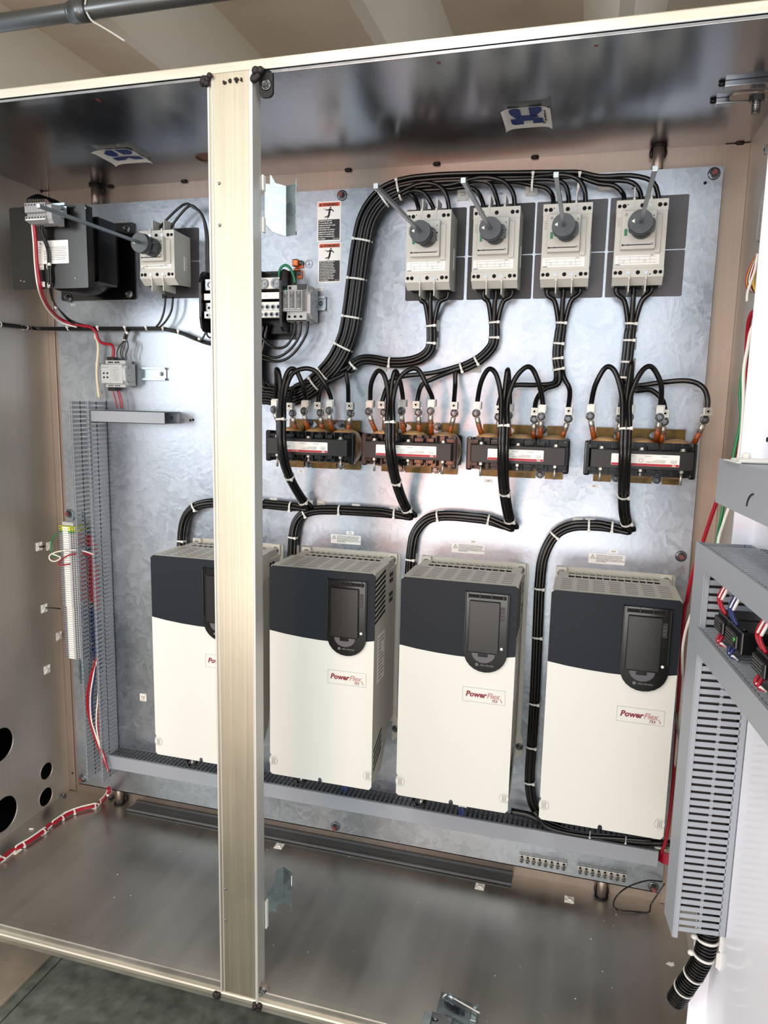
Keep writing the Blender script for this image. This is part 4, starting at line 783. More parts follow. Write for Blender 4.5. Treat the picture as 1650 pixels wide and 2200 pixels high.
# small power supply module on its rail, left
din_rail(at(300, 800, -.008), at(355, 806, -.008), -.002, 'zinc rail sticking out right of the small grey power supply')
r = thing('power_supply', 'small light grey power supply module on a rail, under the black transformer', 'power supply', at(255, 836))
A = at(217, 780, -.052); zt = A.z+.008; zb = zt-.072; x0 = A.x
bm = BM(); prism(bm, [(-.006, zt), (-.038, zt), (-.038, zt-.010), (-.052, zt-.012), (-.052, zb+.010), (-.040, zb+.008), (-.040, zb), (-.006, zb)], (x0+.004, 0, 0), Y, Z, (.062, 0, 0)); obj('case', bm, TBG, r)
bm = BM(); box(bm, x0, x0+.031, -.0535, -.045, zb+.010, zt-.012, .001); obj('front_module', bm, TBG, r)
bm = BM(); [cyl(bm, (x0+.009+i*.011, -.0535, zb+.026+j*.011), (x0+.009+i*.011, -.0540, zb+.026+j*.011), .0027, n=14) for i in range(2) for j in range(2)]
[cyl(bm, (x0+.015+i*.0055+(.004 if i > 2 else 0), -.038, z), (x0+.015+i*.0055+(.004 if i > 2 else 0), -.0405, z), .0018, n=8) for i in range(6) for z in (zt-.005, zb+.004)]; obj('terminal_hole', bm, HOLE, r)
text('maker_text', 'Allen-Bradley', .0032, (x0+.007, -.0538, zt-.020), X, Z, INK, r); bm = BM(); cyl(bm, (x0+.004, -.0535, zt-.019), (x0+.004, -.0538, zt-.019), .0016)
for i in range(9): box(bm, x0+.036, x0+.036+random.uniform(.008, .020), -.0524, -.0520, zt-.020-i*.0042, zt-.0193-i*.0042)
obj('case_print', bm, INKG, r)
bm = BM(); prism(bm, [(-.006, zt-.008), (-.046, zt-.014), (-.052, zt-.024), (-.050, zb+.018), (-.036, zb+.006), (-.006, zb+.004)], (x0+.066, 0, 0), Y, Z, (.009, 0, 0)); ec = obj('end_clamp', bm, TBG, r)
bm = BM()
for i in range(16): c = (x0+.075, random.uniform(-.046, -.012), random.uniform(zb+.012, zt-.014)); cyl(bm, c, (c[0]+.0003, c[1], c[2]), random.uniform(.001, .0024), n=8)
obj('clamp_hole', bm, INKG, ec)
bm = BM(); box(bm, x0+.002, x0+.024, -.030, -.010, zt, zt+.010, .001); box(bm, x0+.002, x0+.024, -.030, -.010, zb-.010, zb, .001); obj('rear_frame', bm, BLACKP, r)
# ================================================================ slotted wiring ducts
def comb(bm, M, L, d, p, finger, th, mid=True, bulb=True):
    "one slotted wall: fingers stand from the base (local z=0..d) along local x 0..L"
    n = int(L/p)
    box(bm, 0, n*p, 0, th, 0, d*.07, 0, M)
    for i in range(n):
        a = i*p; box(bm, a+(p-finger)/2, a+(p+finger)/2, 0, th, d*.05, d, 0, M)
        if mid: box(bm, a-(p-finger)*.5*.55+(p-finger)/2, a+(p+finger)/2+(p-finger)*.275, 0, th, d*.52, d*.56, 0, M)
        if bulb: box(bm, a+(p-finger)/2-.0012, a+(p+finger)/2+.0012, -th*1.2, th*2.2, d-.0060, d, .0008, M, 1)
def axes(o, u, n, d): return Matrix(((u.x, n.x, d.x, o[0]), (u.y, n.y, d.y, o[1]), (u.z, n.z, d.z, o[2]), (0,0,0,1)))
vx0, vx1, vz0, vz1, vd = .098, .152, -1.495, -.3725, .083
r = thing('wiring_duct', 'tall open slotted grey wiring duct with comb fingers on the left of the back plate', 'wiring duct', (.125, 0, vz0))
bm = BM(); box(bm, vx0, vx1, -.002, 0, vz0, vz1); obj('duct_base', bm, DUCT, r)
for x in (vx0, vx1-.0018):
    bm = BM(); comb(bm, axes((x, -.0, vz0), Z, X, -Y), vz1-vz0, vd, .0125, .0078, .0018); obj('slotted_wall', bm, DUCT, r)
r = thing('wiring_duct', 'long horizontal grey wiring duct with slotted top below the drives', 'wiring duct', (.93, 0, -1.45))
hx0, hx1, hz0, hz1, hd = .158, 1.688, -1.4560, -1.4185, .060
bm = BM(); box(bm, hx0, hx1, -.002, 0, hz0, hz1); box(bm, hx0, hx1, -hd, 0, hz0, hz0+.0016); obj('duct_base', bm, DUCT, r)
bm = BM(); comb(bm, axes((hx0, 0, hz1-.0018), X, Z, -Y), hx1-hx0, hd-.004, .0127, .0085, .0018, True, False); obj('slotted_wall', bm, DUCTD, r)
bm = BM(); box(bm, hx0-.004, hx1, -hd-.002, -hd, hz0-.001, hz1+.001, .0006); box(bm, hx0-.004, hx1, -hd, -hd+.006, hz1-.0002, hz1+.001); obj('duct_cover', bm, DUCT, r)
r = thing('duct_offcut', 'short solid grey duct piece with open right end beside the tall duct', 'wiring duct', (.26, 0, -.4395))
bm = BM()
for (a, b, c, d) in ((-.0015, 0, -.4395, -.4070), (-.0715, -.070, -.4395, -.4070), (-.0715, 0, -.4085, -.4070), (-.0715, 0, -.4395, -.4380)): box(bm, .154, .3825, a, b, c, d)
obj('duct_body', bm, DUCT, r); bm = BM(); screw(bm, (.362, -.0015, -.424), OUT, .003, .002); obj('duct_screw', bm, ZINC, r)
r = thing('duct_cover', 'loose grey duct cover lying upside down along the rear of the cabinet floor', 'duct cover', (.76, .01, ZF))
bm = BM(); box(bm, .1795, 1.342, -.0115, .038, ZF, ZF+.0016); box(bm, .1795, 1.342, -.0115, -.0085, ZF, ZF+.009); box(bm, .1795, 1.342, .035, .038, ZF, ZF+.009); box(bm, .1795, 1.342, -.0095, -.0065, ZF+.0075, ZF+.009); obj('cover_strip', bm, DUCTD, r)
for p, s in (((768, 1829), 'Panduit'), ((832, 1842), 'UL 94 V-0'), ((1040, 1878), 'F2X4'), ((434, 1763), 'PVC')): q = at(*p, ZF+.0018, 2); text('cover_print', s, .010, q+Z*.0001, X, Y, INK, r)
# terminal strip with rail
TX0, TX1, TZ1, TZ0 = .010, .0765, -.731, -1.140
r = thing('din_rail', 'long vertical zinc rail behind the terminal strip', 'mounting rail', (.0425, 0, -1.235), 'mounting rails')
bm = BM(); box(bm, .030, .056, -.0012, 0, -1.233, -.705); [box(bm, x-.0006, x+.0006, -.0075, 0, -1.233, -.705) for x in (.030, .056)]; [box(bm, a, a+.004, -.0078, -.0066, -1.233, -.705) for a in (.0255, .0565)]; obj('rail', bm, GALV2, r)
bm = BM(); screw(bm, (.046, -.0012, -1.195), OUT, .004, .002); box(bm, .038, .050, -.0016, -.0010, -.7195, -.7155); obj('rail_screw', bm, ZINC, r)
def term(z, h, w0, w1, m, label, group, dy=0):
    rr = thing('terminal_block', label, 'terminal block', ((w0+w1)/2, -.007, z), group); W = w1-w0
    bm = BM(); prism(bm, [(w0, -.008), (w0, -.044), (w0+W*.06, -.048), (w0+W*.26, -.051), (w0+W*.62, -.051), (w0+W*.70, -.048), (w1, -.042), (w1, -.008)], (0, 0, z+.0003), X, Y, (0, 0, h-.0006)); obj('body', bm, m, rr)
    bm = BM()
    for u, y in ((.05, -.0480), (.13, -.0494), (.21, -.0506), (.68, -.0494), (.77, -.0473), (.86, -.0455), (.95, -.0437)):
        box(bm, w0+W*u-.0017, w0+W*u+.0017, y-.0006, y+.003, z+h*.20, z+h*.80)
    obj('wire_entry', bm, PLATEG, rr)
    bm = BM(); box(bm, w0+W*.30, w0+W*.56, -.0518, -.0495, z+h*.12, z+h*.88); obj('marker', bm, WHITE, rr)
    return rr
z = TZ1; H = .0066; n = int((TZ1-TZ0)/H)-1
src = {}
for i in range(n):
    z = TZ1-.010-(i+1)*H; kind = 'y' if i in (0,) else ('n' if i == 2 else ('y2' if i == 1 else 'g'))
    grp = 'light grey terminal blocks on the left strip'; shift = .0015*(i//9)
    if kind == 'y': term(z, H, TX0-.002, TX1, TBY, 'yellow and green earth terminal at the top of the strip', 'earth terminals'); continue
    if kind == 'y2': term(z, H, TX0-.002, TX1, TBY, 'yellow and green earth terminal, second down the strip', 'earth terminals'); continue
    if kind == 'n': term(z, H, TX0-.002, TX1, TBN, 'green terminal just under the yellow ones', 'earth terminals'); continue
    if i < 36: sec, lab = 'a', 'light grey terminal block with red wires in the upper part of the strip'
    else: sec, lab = 'b', 'light grey terminal block with blue wires in the lower part of the strip'
    if sec not in src: src[sec] = term(z, H, TX0+(.003 if sec == 'b' else 0), TX1, TBG, lab, grp)
    else: clone(src[sec], (src[sec].location.x, src[sec].location.y, z), lab, grp); 
rr = thing('end_stop', 'light grey end clamp on top of the left terminal strip', 'end clamp', (.043, -.007, TZ1-.009)); bm = BM(); prism(bm, [(TX0+.006, -.008), (TX0+.008, -.040), (TX1-.018, -.044), (TX1-.012, -.008)], (0, 0, TZ1-.009), X, Y, (0, 0, .010)); obj('clamp_body', bm, TBG, rr)
# loose wires of the strip: red and blue stubs into the duct
def wire(name, label, pts, r, m, group=None, n=6, cat='wire'):
    bm = BM(); tube(bm, pts, r, n=n); o = obj(name, bm, m, base=pts[0]); return tag(o, label, cat, group)
random.seed(11)
for i in range(n):
    z = TZ1-.010-(i+.5)*H
    if 3 <= i < 8 or 12 <= i < 33: m, lab, gp = REDW, 'short red wire from an upper terminal into the tall duct', 'red wires of the terminal strip'
    elif i >= 36 and i % 9 not in (7,): m, lab, gp = BLUEW, 'short blue wire from a lower terminal into the tall duct', 'blue wires of the terminal strip'
    else: continue
    wire('terminal_wire', lab, [Vector((TX1-.010, -.040, z)), Vector((TX1+.004, -.046, z+.001)), Vector((vx0+.004, -.040, z)), Vector((vx0+.020, -.045, z-.004)), Vector((vx0+.038, -.040, z-.034))], .0013, m, gp)
wire('green_wire', 'green wire curling from the green terminal back into the strip', px(((122, 1146), (112, 1160), (110, 1180), (116, 1196), (128, 1190)), -.055), .0022, GREENW)
wire('white_wire', 'white wire looping left of the terminal strip and into the tall duct', px(((204, 1192), (170, 1182), (130, 1184), (108, 1192), (107, 1202), (118, 1206), (130, 1198), (112, 1190)), -.060)[::1], .0020, WHITEW)
wire('red_wire', 'red wire looping over the front of the terminal strip into the tall duct', px(((202, 1193), (175, 1189), (145, 1194), (128, 1208), (130, 1214), (150, 1212)), -.060), .0020, REDW)
for k, (P_, m) in enumerate(((((208, 1410), (195, 1450), (187, 1490), (188, 1530), (200, 1575), (215, 1618), (230, 1652)), REDW), (((209, 1412), (198, 1450), (190, 1490), (191, 1530), (203, 1575), (217, 1618), (231, 1650)), REDW), (((208, 1420), (199, 1460), (194, 1500), (196, 1545), (206, 1580), (222, 1625), (232, 1655)), WHITEW), (((212, 1440), (211, 1490), (207, 1540), (210, 1580), (224, 1630), (233, 1656)), WHITEW), (((213, 1500), (212, 1550), (215, 1590), (226, 1630), (234, 1658)), REDW), (((206, 1425), (203, 1460), (198, 1500), (200, 1540)), BLUEW))):
    wire('duct_wire', 'wire bowing out of the lower part of the tall duct' if m is REDW else ('white wire bowing out of the tall duct' if m is WHITEW else 'blue wire inside the lower tall duct'), px(P_, -.078), .0022, m, 'wires in the tall duct')
# ================================================================ mains cables
def bundle(name, label, pts, offs, r, ties=(), R=None, m=CABLE, tm=TIE, cat='cable bundle', k=6, tiename='cable_tie'):
    "tied cables following one path; offs = (sideways, outward) of each cable"
    Q = catmull(pts, k); rt = thing(name, label, cat, Q[0])
    for a, b in offs:
        bm = BM(); tube(bm, strand_path(Q, a, b), r, n=8, smooth_k=0); obj('cable', bm, m, rt)
    ra = max(abs(a) for a, b in offs)+r*1.15; rb = max(abs(b) for a, b in offs)+r*1.15
    for f in ties: tie(rt, Q, f, ra, rb, tm)
    return rt, Q
# trunk from the distribution block up and along the top; twelve cables
trunk = [(548, 838), (585, 850), (620, 852), (655, 840), (690, 812), (722, 775), (746, 725), (757, 670), (766, 600), (776, 530), (790, 470), (822, 425), (868, 404), (930, 396), (1000, 393), (1090, 392), (1180, 391), (1260, 392)]
TQ = catmull(px(trunk, -.030), 5)
ends = [[((879, 421), (891, 426), (900, 447))], ]
peel = {  # breaker, cable: path points after leaving the trunk
 0: [((872, 417), (890, 424), (899, 447)), ((880, 411), (912, 416), (931, 447)), ((895, 396), (935, 396), (957, 415), (965, 449))],
 1: [((1000, 402), (1026, 412), (1039, 442)), ((1020, 389), (1055, 397), (1071, 442)), ((1030, 381), (1078, 388), (1101, 412), (1106, 442))],
 2: [((1140, 397), (1171, 403), (1186, 418), (1189, 437)), ((1180, 385), (1212, 395), (1221, 419), (1222, 436)), ((1190, 375), (1237, 382), (1255, 406), (1258, 434))],
 3: [((1285, 394), (1318, 398), (1337, 414), (1341, 428)), ((1290, 386), (1348, 389), (1371, 404), (1378, 427)), ((1290, 379), (1355, 377), (1402, 390), (1415, 425))]}
cutx = {0: 850, 1: 975, 2: 1115, 3: 1262}
rt = thing('supply_cable_bundle', 'thick tied bundle of twelve black cables arching up and along above the four breakers', 'cable bundle', TQ[len(TQ)//2])
lay = [(.020, .004), (.020, -.006), (.013, .009), (.012, 0), (.006, -.008), (.005, .007), (-.001, 0), (-.002, .011), (-.008, -.006), (-.009, .006), (-.016, 0), (-.018, .010)]
ci = 0
for b in range(4):
    for c in range(3):
        a_, o_ = lay[ci]; S_ = strand_path(TQ, a_, o_); lim = at(cutx[b], 395, -.03).x
        keep = [q for i, q in enumerate(S_) if q.x < lim or i < len(S_)*.4]
        st = [at(476+ci*9, 695, -.045), at(478+ci*8, 745, -.040), at(492+ci*6, 800-ci*2, -.038)]
        tail = [at(p[0], p[1], -.034-(.006*c)) for p in peel[b][c][:-1]]+[at(peel[b][c][-1][0], peel[b][c][-1][1], -.042)]
        tail.append(tail[-1]-Z*.012)
        pts = st+keep[2:][::2]+tail
        bm = BM(); tube(bm, pts, .0052, n=8, smooth_k=3); obj('cable', bm, CABLE, rt); ci += 1
for f, ra in ((.215, .024), (.255, .026), (.335, .026), (.405, .026), (.475, .026), (.545, .026), (.655, .026), (.70, .026)):
    tie(rt, TQ, f, ra, .018)
for p in ((1140, 392), (1292, 389)):
    q = at(*p, -.030); i = min(range(len(TQ)), key=lambda j: (TQ[j]-q).length); tie(rt, TQ, i/(len(TQ)-1), .022, .016)
# extra turns of the lower loop behind the post
for i in range(4):
    wire('feeder_cable', 'black cable sweeping out from behind the post below the distribution block', px(((500+i*12, 700), (520+i*8, 770+i*6), (560, 815+i*12), (600, 838+i*8), (650, 836+i*5), (690, 815+i*3)), -.020-.004*i), .0050, CABLE, 'feeder cables behind the post', 8, 'cable')
# line side: breaker to reactor
merge = [
 (((905, 628), (925, 628), (962, 622)), ((926, 688), (927, 720), (924, 748), (905, 768), (870, 778), (830, 778), (795, 772), (770, 776), (752, 792))),
 (((1040, 622), (1066, 622), (1100, 618)), ((1062, 688), (1062, 715), (1058, 742), (1035, 768), (1008, 784), (988, 792))),
 (((1177, 616), (1211, 616), (1246, 612)), ((1207, 688), (1203, 720), (1199, 750), (1199, 775), (1202, 798))),
 (((1326, 612), (1362, 612), (1400, 608)), ((1357, 690), (1353, 720), (1350, 750), (1346, 785), (1342, 818)))]
split = [
 (((690, 816), (655, 822), (630, 834), (624, 866)), ((735, 806), (712, 817), (692, 828), (685, 866)), ((744, 800), (748, 830), (750, 868))),
 (((930, 801), (870, 808), (838, 820), (822, 866)), ((965, 800), (935, 812), (906, 828), (897, 864)), ((979, 800), (978, 830), (976, 866))),
 (((1190, 822), (1150, 827), (1105, 828), (1080, 845), (1071, 872)), ((1200, 824), (1170, 836), (1154, 856), (1149, 880)), ((1212, 812), (1224, 838), (1221, 878))),
 (((1338, 835), (1335, 855), (1332, 878)), ((1362, 838), (1398, 838), (1422, 858), (1428, 882)), ((1366, 828), (1418, 822), (1475, 818), (1508, 830), (1520, 855), (1519, 878)))]
tl = ('the CB1 breaker curving left to the LR1 reactor', 'the CB2 breaker down to the LR2 reactor', 'the CB3 breaker down to the LR3 reactor', 'the MCB4 breaker down to the LR4 reactor')
for b in range(4):
    tops, mid = merge[b]; Q = catmull(px(mid, -.024), 5)
    rt = thing('line_cable_bundle', 'three tied black cables from '+tl[b], 'cable bundle', Q[0], 'cables between breakers and reactors')
    order = [(0, 0), (1, 2), (2, 1)]
    for c in range(3):
        a_, o_ = {0: (.0072, -.001), 1: (0, .006), 2: (-.0072, -.001)}[c]; S_ = strand_path(Q, a_, o_)
        t0 = at(*tops[c], -.038); pts = [t0+Z*.004, t0-Z*.018-X*0, t0.lerp(S_[0], .62)+Vector((0, -.004, .012))]+S_[1::3]
        sp = split[b][c]; lug = LUGP[(b, (1, 3, 5)[c])]
        pts += [at(p[0], p[1], -.034-(.010*i)) for i, p in enumerate(sp[:-1])]
        pts += [Vector((at(*sp[-1], -.07).x, lug.y-.001, lug.z+.024)), Vector((at(*sp[-1], -.07).x, lug.y-.001, lug.z+.014))]
        bm = BM(); tube(bm, pts, .0056, n=10, smooth_k=5); obj('cable', bm, CABLE, rt)
    for f in {0: (.05, .20, .60, .97), 1: (.06, .30, .68, .98), 2: (.08, .40, .74, .97), 3: (.06, .36, .70, .98)}[b]: tie(rt, Q, f, .0142, .0132)
for b, P_ in enumerate((((932, 700), (930, 738), (820, 786)), ((1063, 700), (1063, 738), (1022, 788)), ((1206, 702), (1203, 738), (1200, 783)), ((1357, 700), (1354, 738), (1352, 783)))):
    for j, p in enumerate(P_): tie_mount(at(p[0], p[1], -.0005), 'clear tie mount behind the cables under the %s breaker, %s of three' % (('first', 'second', 'third', 'fourth')[b], ('top', 'middle', 'lowest')[j]), PADG)
for p, t in (((995, 418), 'second'), ((1142, 408), 'third'), ((1300, 395), 'fourth')): tie_mount(at(p[0], p[1], -.0005), 'clear tie mount under the top cable run near the %s breaker' % t, PADG)
# load side: reactor to drive
load = [
 ((((590, 862), (594, 820), (594, 794), (600, 805), (603, 850)), ((655, 862), (651, 830), (636, 796), (620, 796), (608, 830)), ((710, 862), (700, 828), (678, 798), (652, 792), (626, 806), (612, 848))),
  ((604, 893, -.165), (604, 940, -.172), (610, 990, -.155), (624, 1030, -.11), (642, 1062, -.06), (658, 1086, -.03)), ((640, 1090), (600, 1086), (540, 1081), (470, 1080), (425, 1086), (400, 1108), (391, 1140), (389, 1176))),
 ((((793, 862), (798, 822), (812, 797), (826, 808), (834, 850)), ((864, 862), (860, 822), (850, 797), (842, 822), (839, 856)), ((927, 862), (918, 830), (900, 796), (880, 794), (856, 816), (845, 856))),
  ((838, 898, -.165), (838, 950, -.172), (843, 1000, -.155), (853, 1042, -.11), (866, 1078, -.06), (880, 1104, -.03)), ((860, 1104), (800, 1100), (730, 1096), (682, 1096), (650, 1106), (632, 1134), (627, 1188))),
 ((((1025, 866), (1034, 820), (1050, 793), (1066, 805), (1076, 850)), ((1092, 870), (1094, 830), (1091, 794), (1086, 825), (1083, 860)), ((1164, 868), (1158, 825), (1144, 793), (1128, 790), (1106, 815), (1091, 860))),
  ((1083, 905, -.165), (1081, 960, -.172), (1081, 1020, -.15), (1085, 1065, -.10), (1091, 1100, -.06), (1098, 1128, -.03)), ((1075, 1122), (1030, 1114), (960, 1108), (918, 1116), (892, 1145), (884, 1180), (881, 1216))),
 ((((1270, 868), (1280, 825), (1302, 789), (1322, 800), (1336, 850)), ((1352, 874), (1356, 820), (1357, 779), (1351, 820), (1346, 860)), ((1424, 872), (1420, 825), (1402, 790), (1384, 792), (1366, 820), (1353, 860))),
  ((1345, 910, -.165), (1343, 970, -.172), (1341, 1030, -.15), (1340, 1070, -.10), (1342, 1105, -.06), (1349, 1134, -.03)), ((1325, 1133), (1275, 1129), (1228, 1131), (1192, 1150), (1168, 1195), (1160, 1250), (1156, 1330), (1152, 1430), (1147, 1530), (1141, 1620), (1138, 1680), (1146, 1728), (1172, 1762), (1230, 1782)))]
dn = ('LR1 reactor to the drive behind the post', 'LR2 reactor to the VFD2 drive', 'LR3 reactor to the VFD3 drive', 'LR4 reactor past the left of VFD4')
for b in range(4):
    arches, tr, run = load[b]; TQ2 = catmull([at(*p) for p in tr], 5); RQ = catmull(px(run, -.022), 5)
    rt = thing('load_cable_bundle', 'three looped black cables tied down from '+dn[b], 'cable bundle', TQ2[0], 'cables between reactors and drives')
    for c in range(3):
        a_ = (.0072, 0, -.0072)[c]; o_ = (-.001, .006, -.001)[c]; S1 = strand_path(TQ2, a_, o_); S2 = strand_path(RQ, -a_, o_)
        lug = LUGP[(b, (0, 2, 4)[c])]; ar = arches[c]
        pts = [Vector((lug.x+.001, lug.y+.010, lug.z+.014)), Vector((lug.x+.001, lug.y+.008, lug.z+.032))]
        nA = len(ar)-1
        pts += [at(p[0], p[1], lug.y+(-.150-lug.y)*((i+1)/(nA+1))) for i, p in enumerate(ar[1:])]
        pts += S1[::2]; e = S1[-1]; pts += [e+Vector((.004*(c-1), .004, -.008))]
        pts += S2[3::3]
        if b < 3: pts += [S2[-1]+Vector((0, -.006, -.030)), S2[-1]+Vector((0, -.010, -.055))]
        bm = BM(); tube(bm, pts, .0056, n=10, smooth_k=5); obj('cable', bm, CABLE, rt)
    for f in (.02, .56, .93): tie(rt, TQ2, f, .0142, .0134)
    fs = {0: (.07, .24, .60, .96), 1: (.06, .36, .66, .93), 2: (.12, .42, .96), 3: (.03, .10, .235, .40, .50, .60, .69, .78, .90)}[b]
    for f in fs: tie(rt, RQ, f, .0142, .0132)
MP = (((588, 1079), 0, 'above the run toward the post, left one'), ((664, 1084), 0, 'where the LR1 cables meet the plate'), ((690, 1085), 0, 'above the VFD2 cable bend'), ((765, 1092), 0, 'midway along the VFD2 cable run'), ((846, 1098), 0, 'at the right end of the VFD2 cable run'),
 ((393, 1160), 0, 'behind the leftmost drive cable'), ((634, 1180), 0, 'on the plate beside the VFD2 drive cable'), ((946, 1104), 0, 'above the VFD3 cable bend'), ((1026, 1112), 0, 'midway along the VFD3 cable run'), ((888, 1198), 0, 'beside the VFD3 drive cable'), ((1241, 1123), 0, 'above the VFD4 cable bend, left one'), ((1268, 1124), 0, 'above the VFD4 cable bend, right one'),
 ((1166, 1220), 1, 'on the long vertical cable, topmost'), ((1158, 1333), 1, 'on the long vertical cable, second from top'), ((1153, 1437), 1, 'on the long vertical cable, third from top'), ((1149, 1540), 1, 'on the long vertical cable, fourth from top'), ((1146, 1640), 1, 'on the long vertical cable, lowest'),
 ((840, 1023), 0, 'under the LR2 trunk cable'), ((308, 1498), 0, 'bare on the plate left of the leftmost drive'))
for p, k, t in MP: tie_mount(at(p[0], p[1], -.0005), ('clear' if k else 'white')+' adhesive tie mount '+t, PADG if k else PAD, size=.0115)
# control wires on the left
cq = [(-40, 690), (0, 698), (60, 703), (120, 708), (180, 706), (240, 706), (300, 706), (345, 706), (385, 714), (420, 728), (450, 738), (490, 742)]
bundle('control_wire_bundle', 'thin tied black wires running level across the left wall and plate', [at(p[0], p[1], XL+.010, 0) for p in ((-60, 688), (0, 697), (50, 703), (85, 706))]+px(cq[4:], -.020), [(-.003, 0), (.003, 0), (0, .004), (.001, -.003)], .0022, (.10, .20, .34, .42, .50, .58, .66, .74, .86), k=6)
bundle('transformer_wire_bundle', 'two black wires hanging from the transformer terminals and curving right', [at(86, 474, -.215), at(90, 500, -.21), at(103, 535, -.20), at(106, 575, -.198), at(108, 615, -.195), at(114, 645, -.15), at(130, 668, -.09), at(155, 692, -.04), at(190, 704, -.025)], [(-.003, 0), (.003, 0)], .0025, (.36, .70))
wire('black_wire', 'single black wire from the transformer terminals joining the pair below', [at(94, 474, -.215), at(90, 495, -.215), at(95, 512, -.212), at(104, 532, -.208)], .0024, CABLE)
wire('transformer_red_wire', 'red wire falling from the transformer terminals and bending down to the power supply', [at(73, 476, -.22), at(77, 520, -.215), at(80, 570, -.205), at(87, 615, -.198), at(97, 645, -.15), at(112, 668, -.10), at(135, 688, -.05), at(165, 698, -.032), at(192, 702, -.030), at(205, 712, -.028), at(212, 730, -.026), at(222, 738, -.025), at(238, 740, -.028), at(244, 750, -.030), at(243, 768, -.032)], .0040, REDW, n=8)
wire('transformer_white_wire', 'white wire falling beside the red wire from the transformer terminals', [at(68, 476, -.22), at(72, 520, -.215), at(75, 570, -.205), at(81, 615, -.198), at(91, 645, -.15), at(106, 670, -.10), at(130, 692, -.05), at(165, 703, -.030)], .0022, WHITEW)
wire('vertical_white_wire', 'cream wire running straight down left of the power supply', [at(204, 716, -.024), at(211, 745, -.018), at(208, 790, -.018), at(209, 820, -.018), at(213, 855, -.018)], .0038, mat('cream_wire', (214, 206, 178), .4), n=8)
for i in range(3): tie_mount(at((207, 210, 214)[i], (724, 783, 842)[i], -.0005), 'white tie mount behind the cream wire, %s' % ('top', 'middle', 'bottom')[i], size=.006)
bundle('power_supply_bundle', 'short tied knot of black wires dropping from the level run to the power supply', px(((276, 708), (271, 720), (268, 734)), -.022), [(-.004, 0), (.004, 0), (0, .004), (0, -.003)], .0022, (.30, .95))
for i, P_ in enumerate((((266, 732), (256, 745), (251, 760), (255, 773)), ((268, 732), (262, 745), (259, 760), (264, 773)), ((271, 732), (266, 748), (263, 762), (268, 773)), ((274, 732), (275, 748), (270, 762), (272, 773)))): wire('supply_wire', 'thin black wire fanning into the top of the power supply', px(P_, -.034), .0016, CABLE, 'black wires into the power supply')
for i, P_ in enumerate((((243, 840), (248, 858), (252, 878)), ((252, 840), (257, 858), (260, 878)), ((256, 840), (261, 858), (264, 878)))): wire('supply_red_wire', 'red wire leaving the bottom of the power supply', px(P_, -.030), .0018, REDW, 'red wires under the power supply')
for i, (P_, Q_) in enumerate((((((366, 455), (392, 441), (415, 445), (434, 462), (442, 500), (443, 545), (444, 590))), ((356, 636), (353, 665), (346, 688), (336, 702))), (((383, 458), (404, 444), (424, 450), (438, 470), (446, 505), (447, 550), (448, 590)), ((372, 638), (368, 668), (356, 690), (342, 704))))):
    wire('breaker_supply_wire', ('outer', 'inner')[i]+' black wire looping from the top of the small breaker to the distribution block', [Vector(((.361, .395)[i], -.040, .046)), Vector(((.361, .395)[i], -.040, .066))]+px(P_[1:], -.040), .0032, CABLE, 'wires of the small breaker', 8)
    wire('breaker_output_wire', ('left', 'right')[i]+' black wire dropping from the small breaker to the level run', px(Q_, -.030), .0028, CABLE, 'wires of the small breaker', 8)
for i, P_ in enumerate((((450, 700), (444, 715), (450, 725), (465, 722)), ((448, 700), (438, 722), (430, 733), (420, 730)))): wire('block_wire', 'thin black wire under the distribution block, left of the post', px(P_, -.030), .0024, CABLE, 'thin wires under the distribution block')
# harness on the cabinet floor
hq = [at(236, 1692, -.045), at(234, 1702, -.05)]+[at(*p, ZF+.009, 2) for p in ((222, 1718), (202, 1730), (172, 1738), (145, 1748), (118, 1765), (92, 1785), (62, 1806), (35, 1822), (0, 1850), (-30, 1872))]
rt, _ = bundle('floor_wire_harness', 'red and white wires tied together crossing the cabinet floor to the left', hq, [(-.003, .002), (.001, .002), (-.001, .006)], .0030, (.10, .28, .42, .50, .64, .78, .9), m=REDW)
bm = BM(); tube(bm, strand_path(catmull(hq, 6), .0065, 0), .0022, smooth_k=0); obj('white_strand', bm, WHITEW, rt)
for i, p in enumerate(((202, 1733), (143, 1749), (90, 1789), (33, 1829))): tie_mount(at(p[0], p[1], ZF, 2), 'white tie mount under the red harness on the floor, number %s from the corner' % ('one', 'two', 'three', 'four')[i], ax='z', size=.0125, group='tie mounts on the cabinet floor')
for p, t in (((600, 1818), 'just right of the post'), ((1031, 1905), 'at the end of the loose duct cover'), ((1223, 1933), 'in front of the rear standoff, right side')): tie_mount(at(p[0], p[1], ZF, 2), 'white tie mount on the cabinet floor '+t, ax='z', size=.0120, group='tie mounts on the cabinet floor')
for p, t in (((84, 1174), 'topmost, with a black tie stub'), ((106, 1173), 'beside the terminal strip'), ((95, 1307), 'with a long black tie'), ((127, 1366), 'low beside the terminal strip'), ((101, 1438), 'bare, lowest')):
    tie_mount(at(p[0], p[1], XL+.0003, 0), 'white tie mount on the left wall, '+t, ax='x', size=.0125, group='tie mounts on the left wall')
wire('tie_tail', 'black cable tie stub on the topmost wall mount', [at(84, 1174, XL+.004, 0), at(89, 1175, XL+.010, 0), at(97, 1173, XL+.014, 0)], .0022, TIEB)
wire('tie_tail', 'long black cable tie sticking out of a wall mount toward the terminals', [at(98, 1306, XL+.006, 0), at(112, 1306, XL+.02, 0), at(130, 1308, XL+.035, 0)], .0018, TIEB)
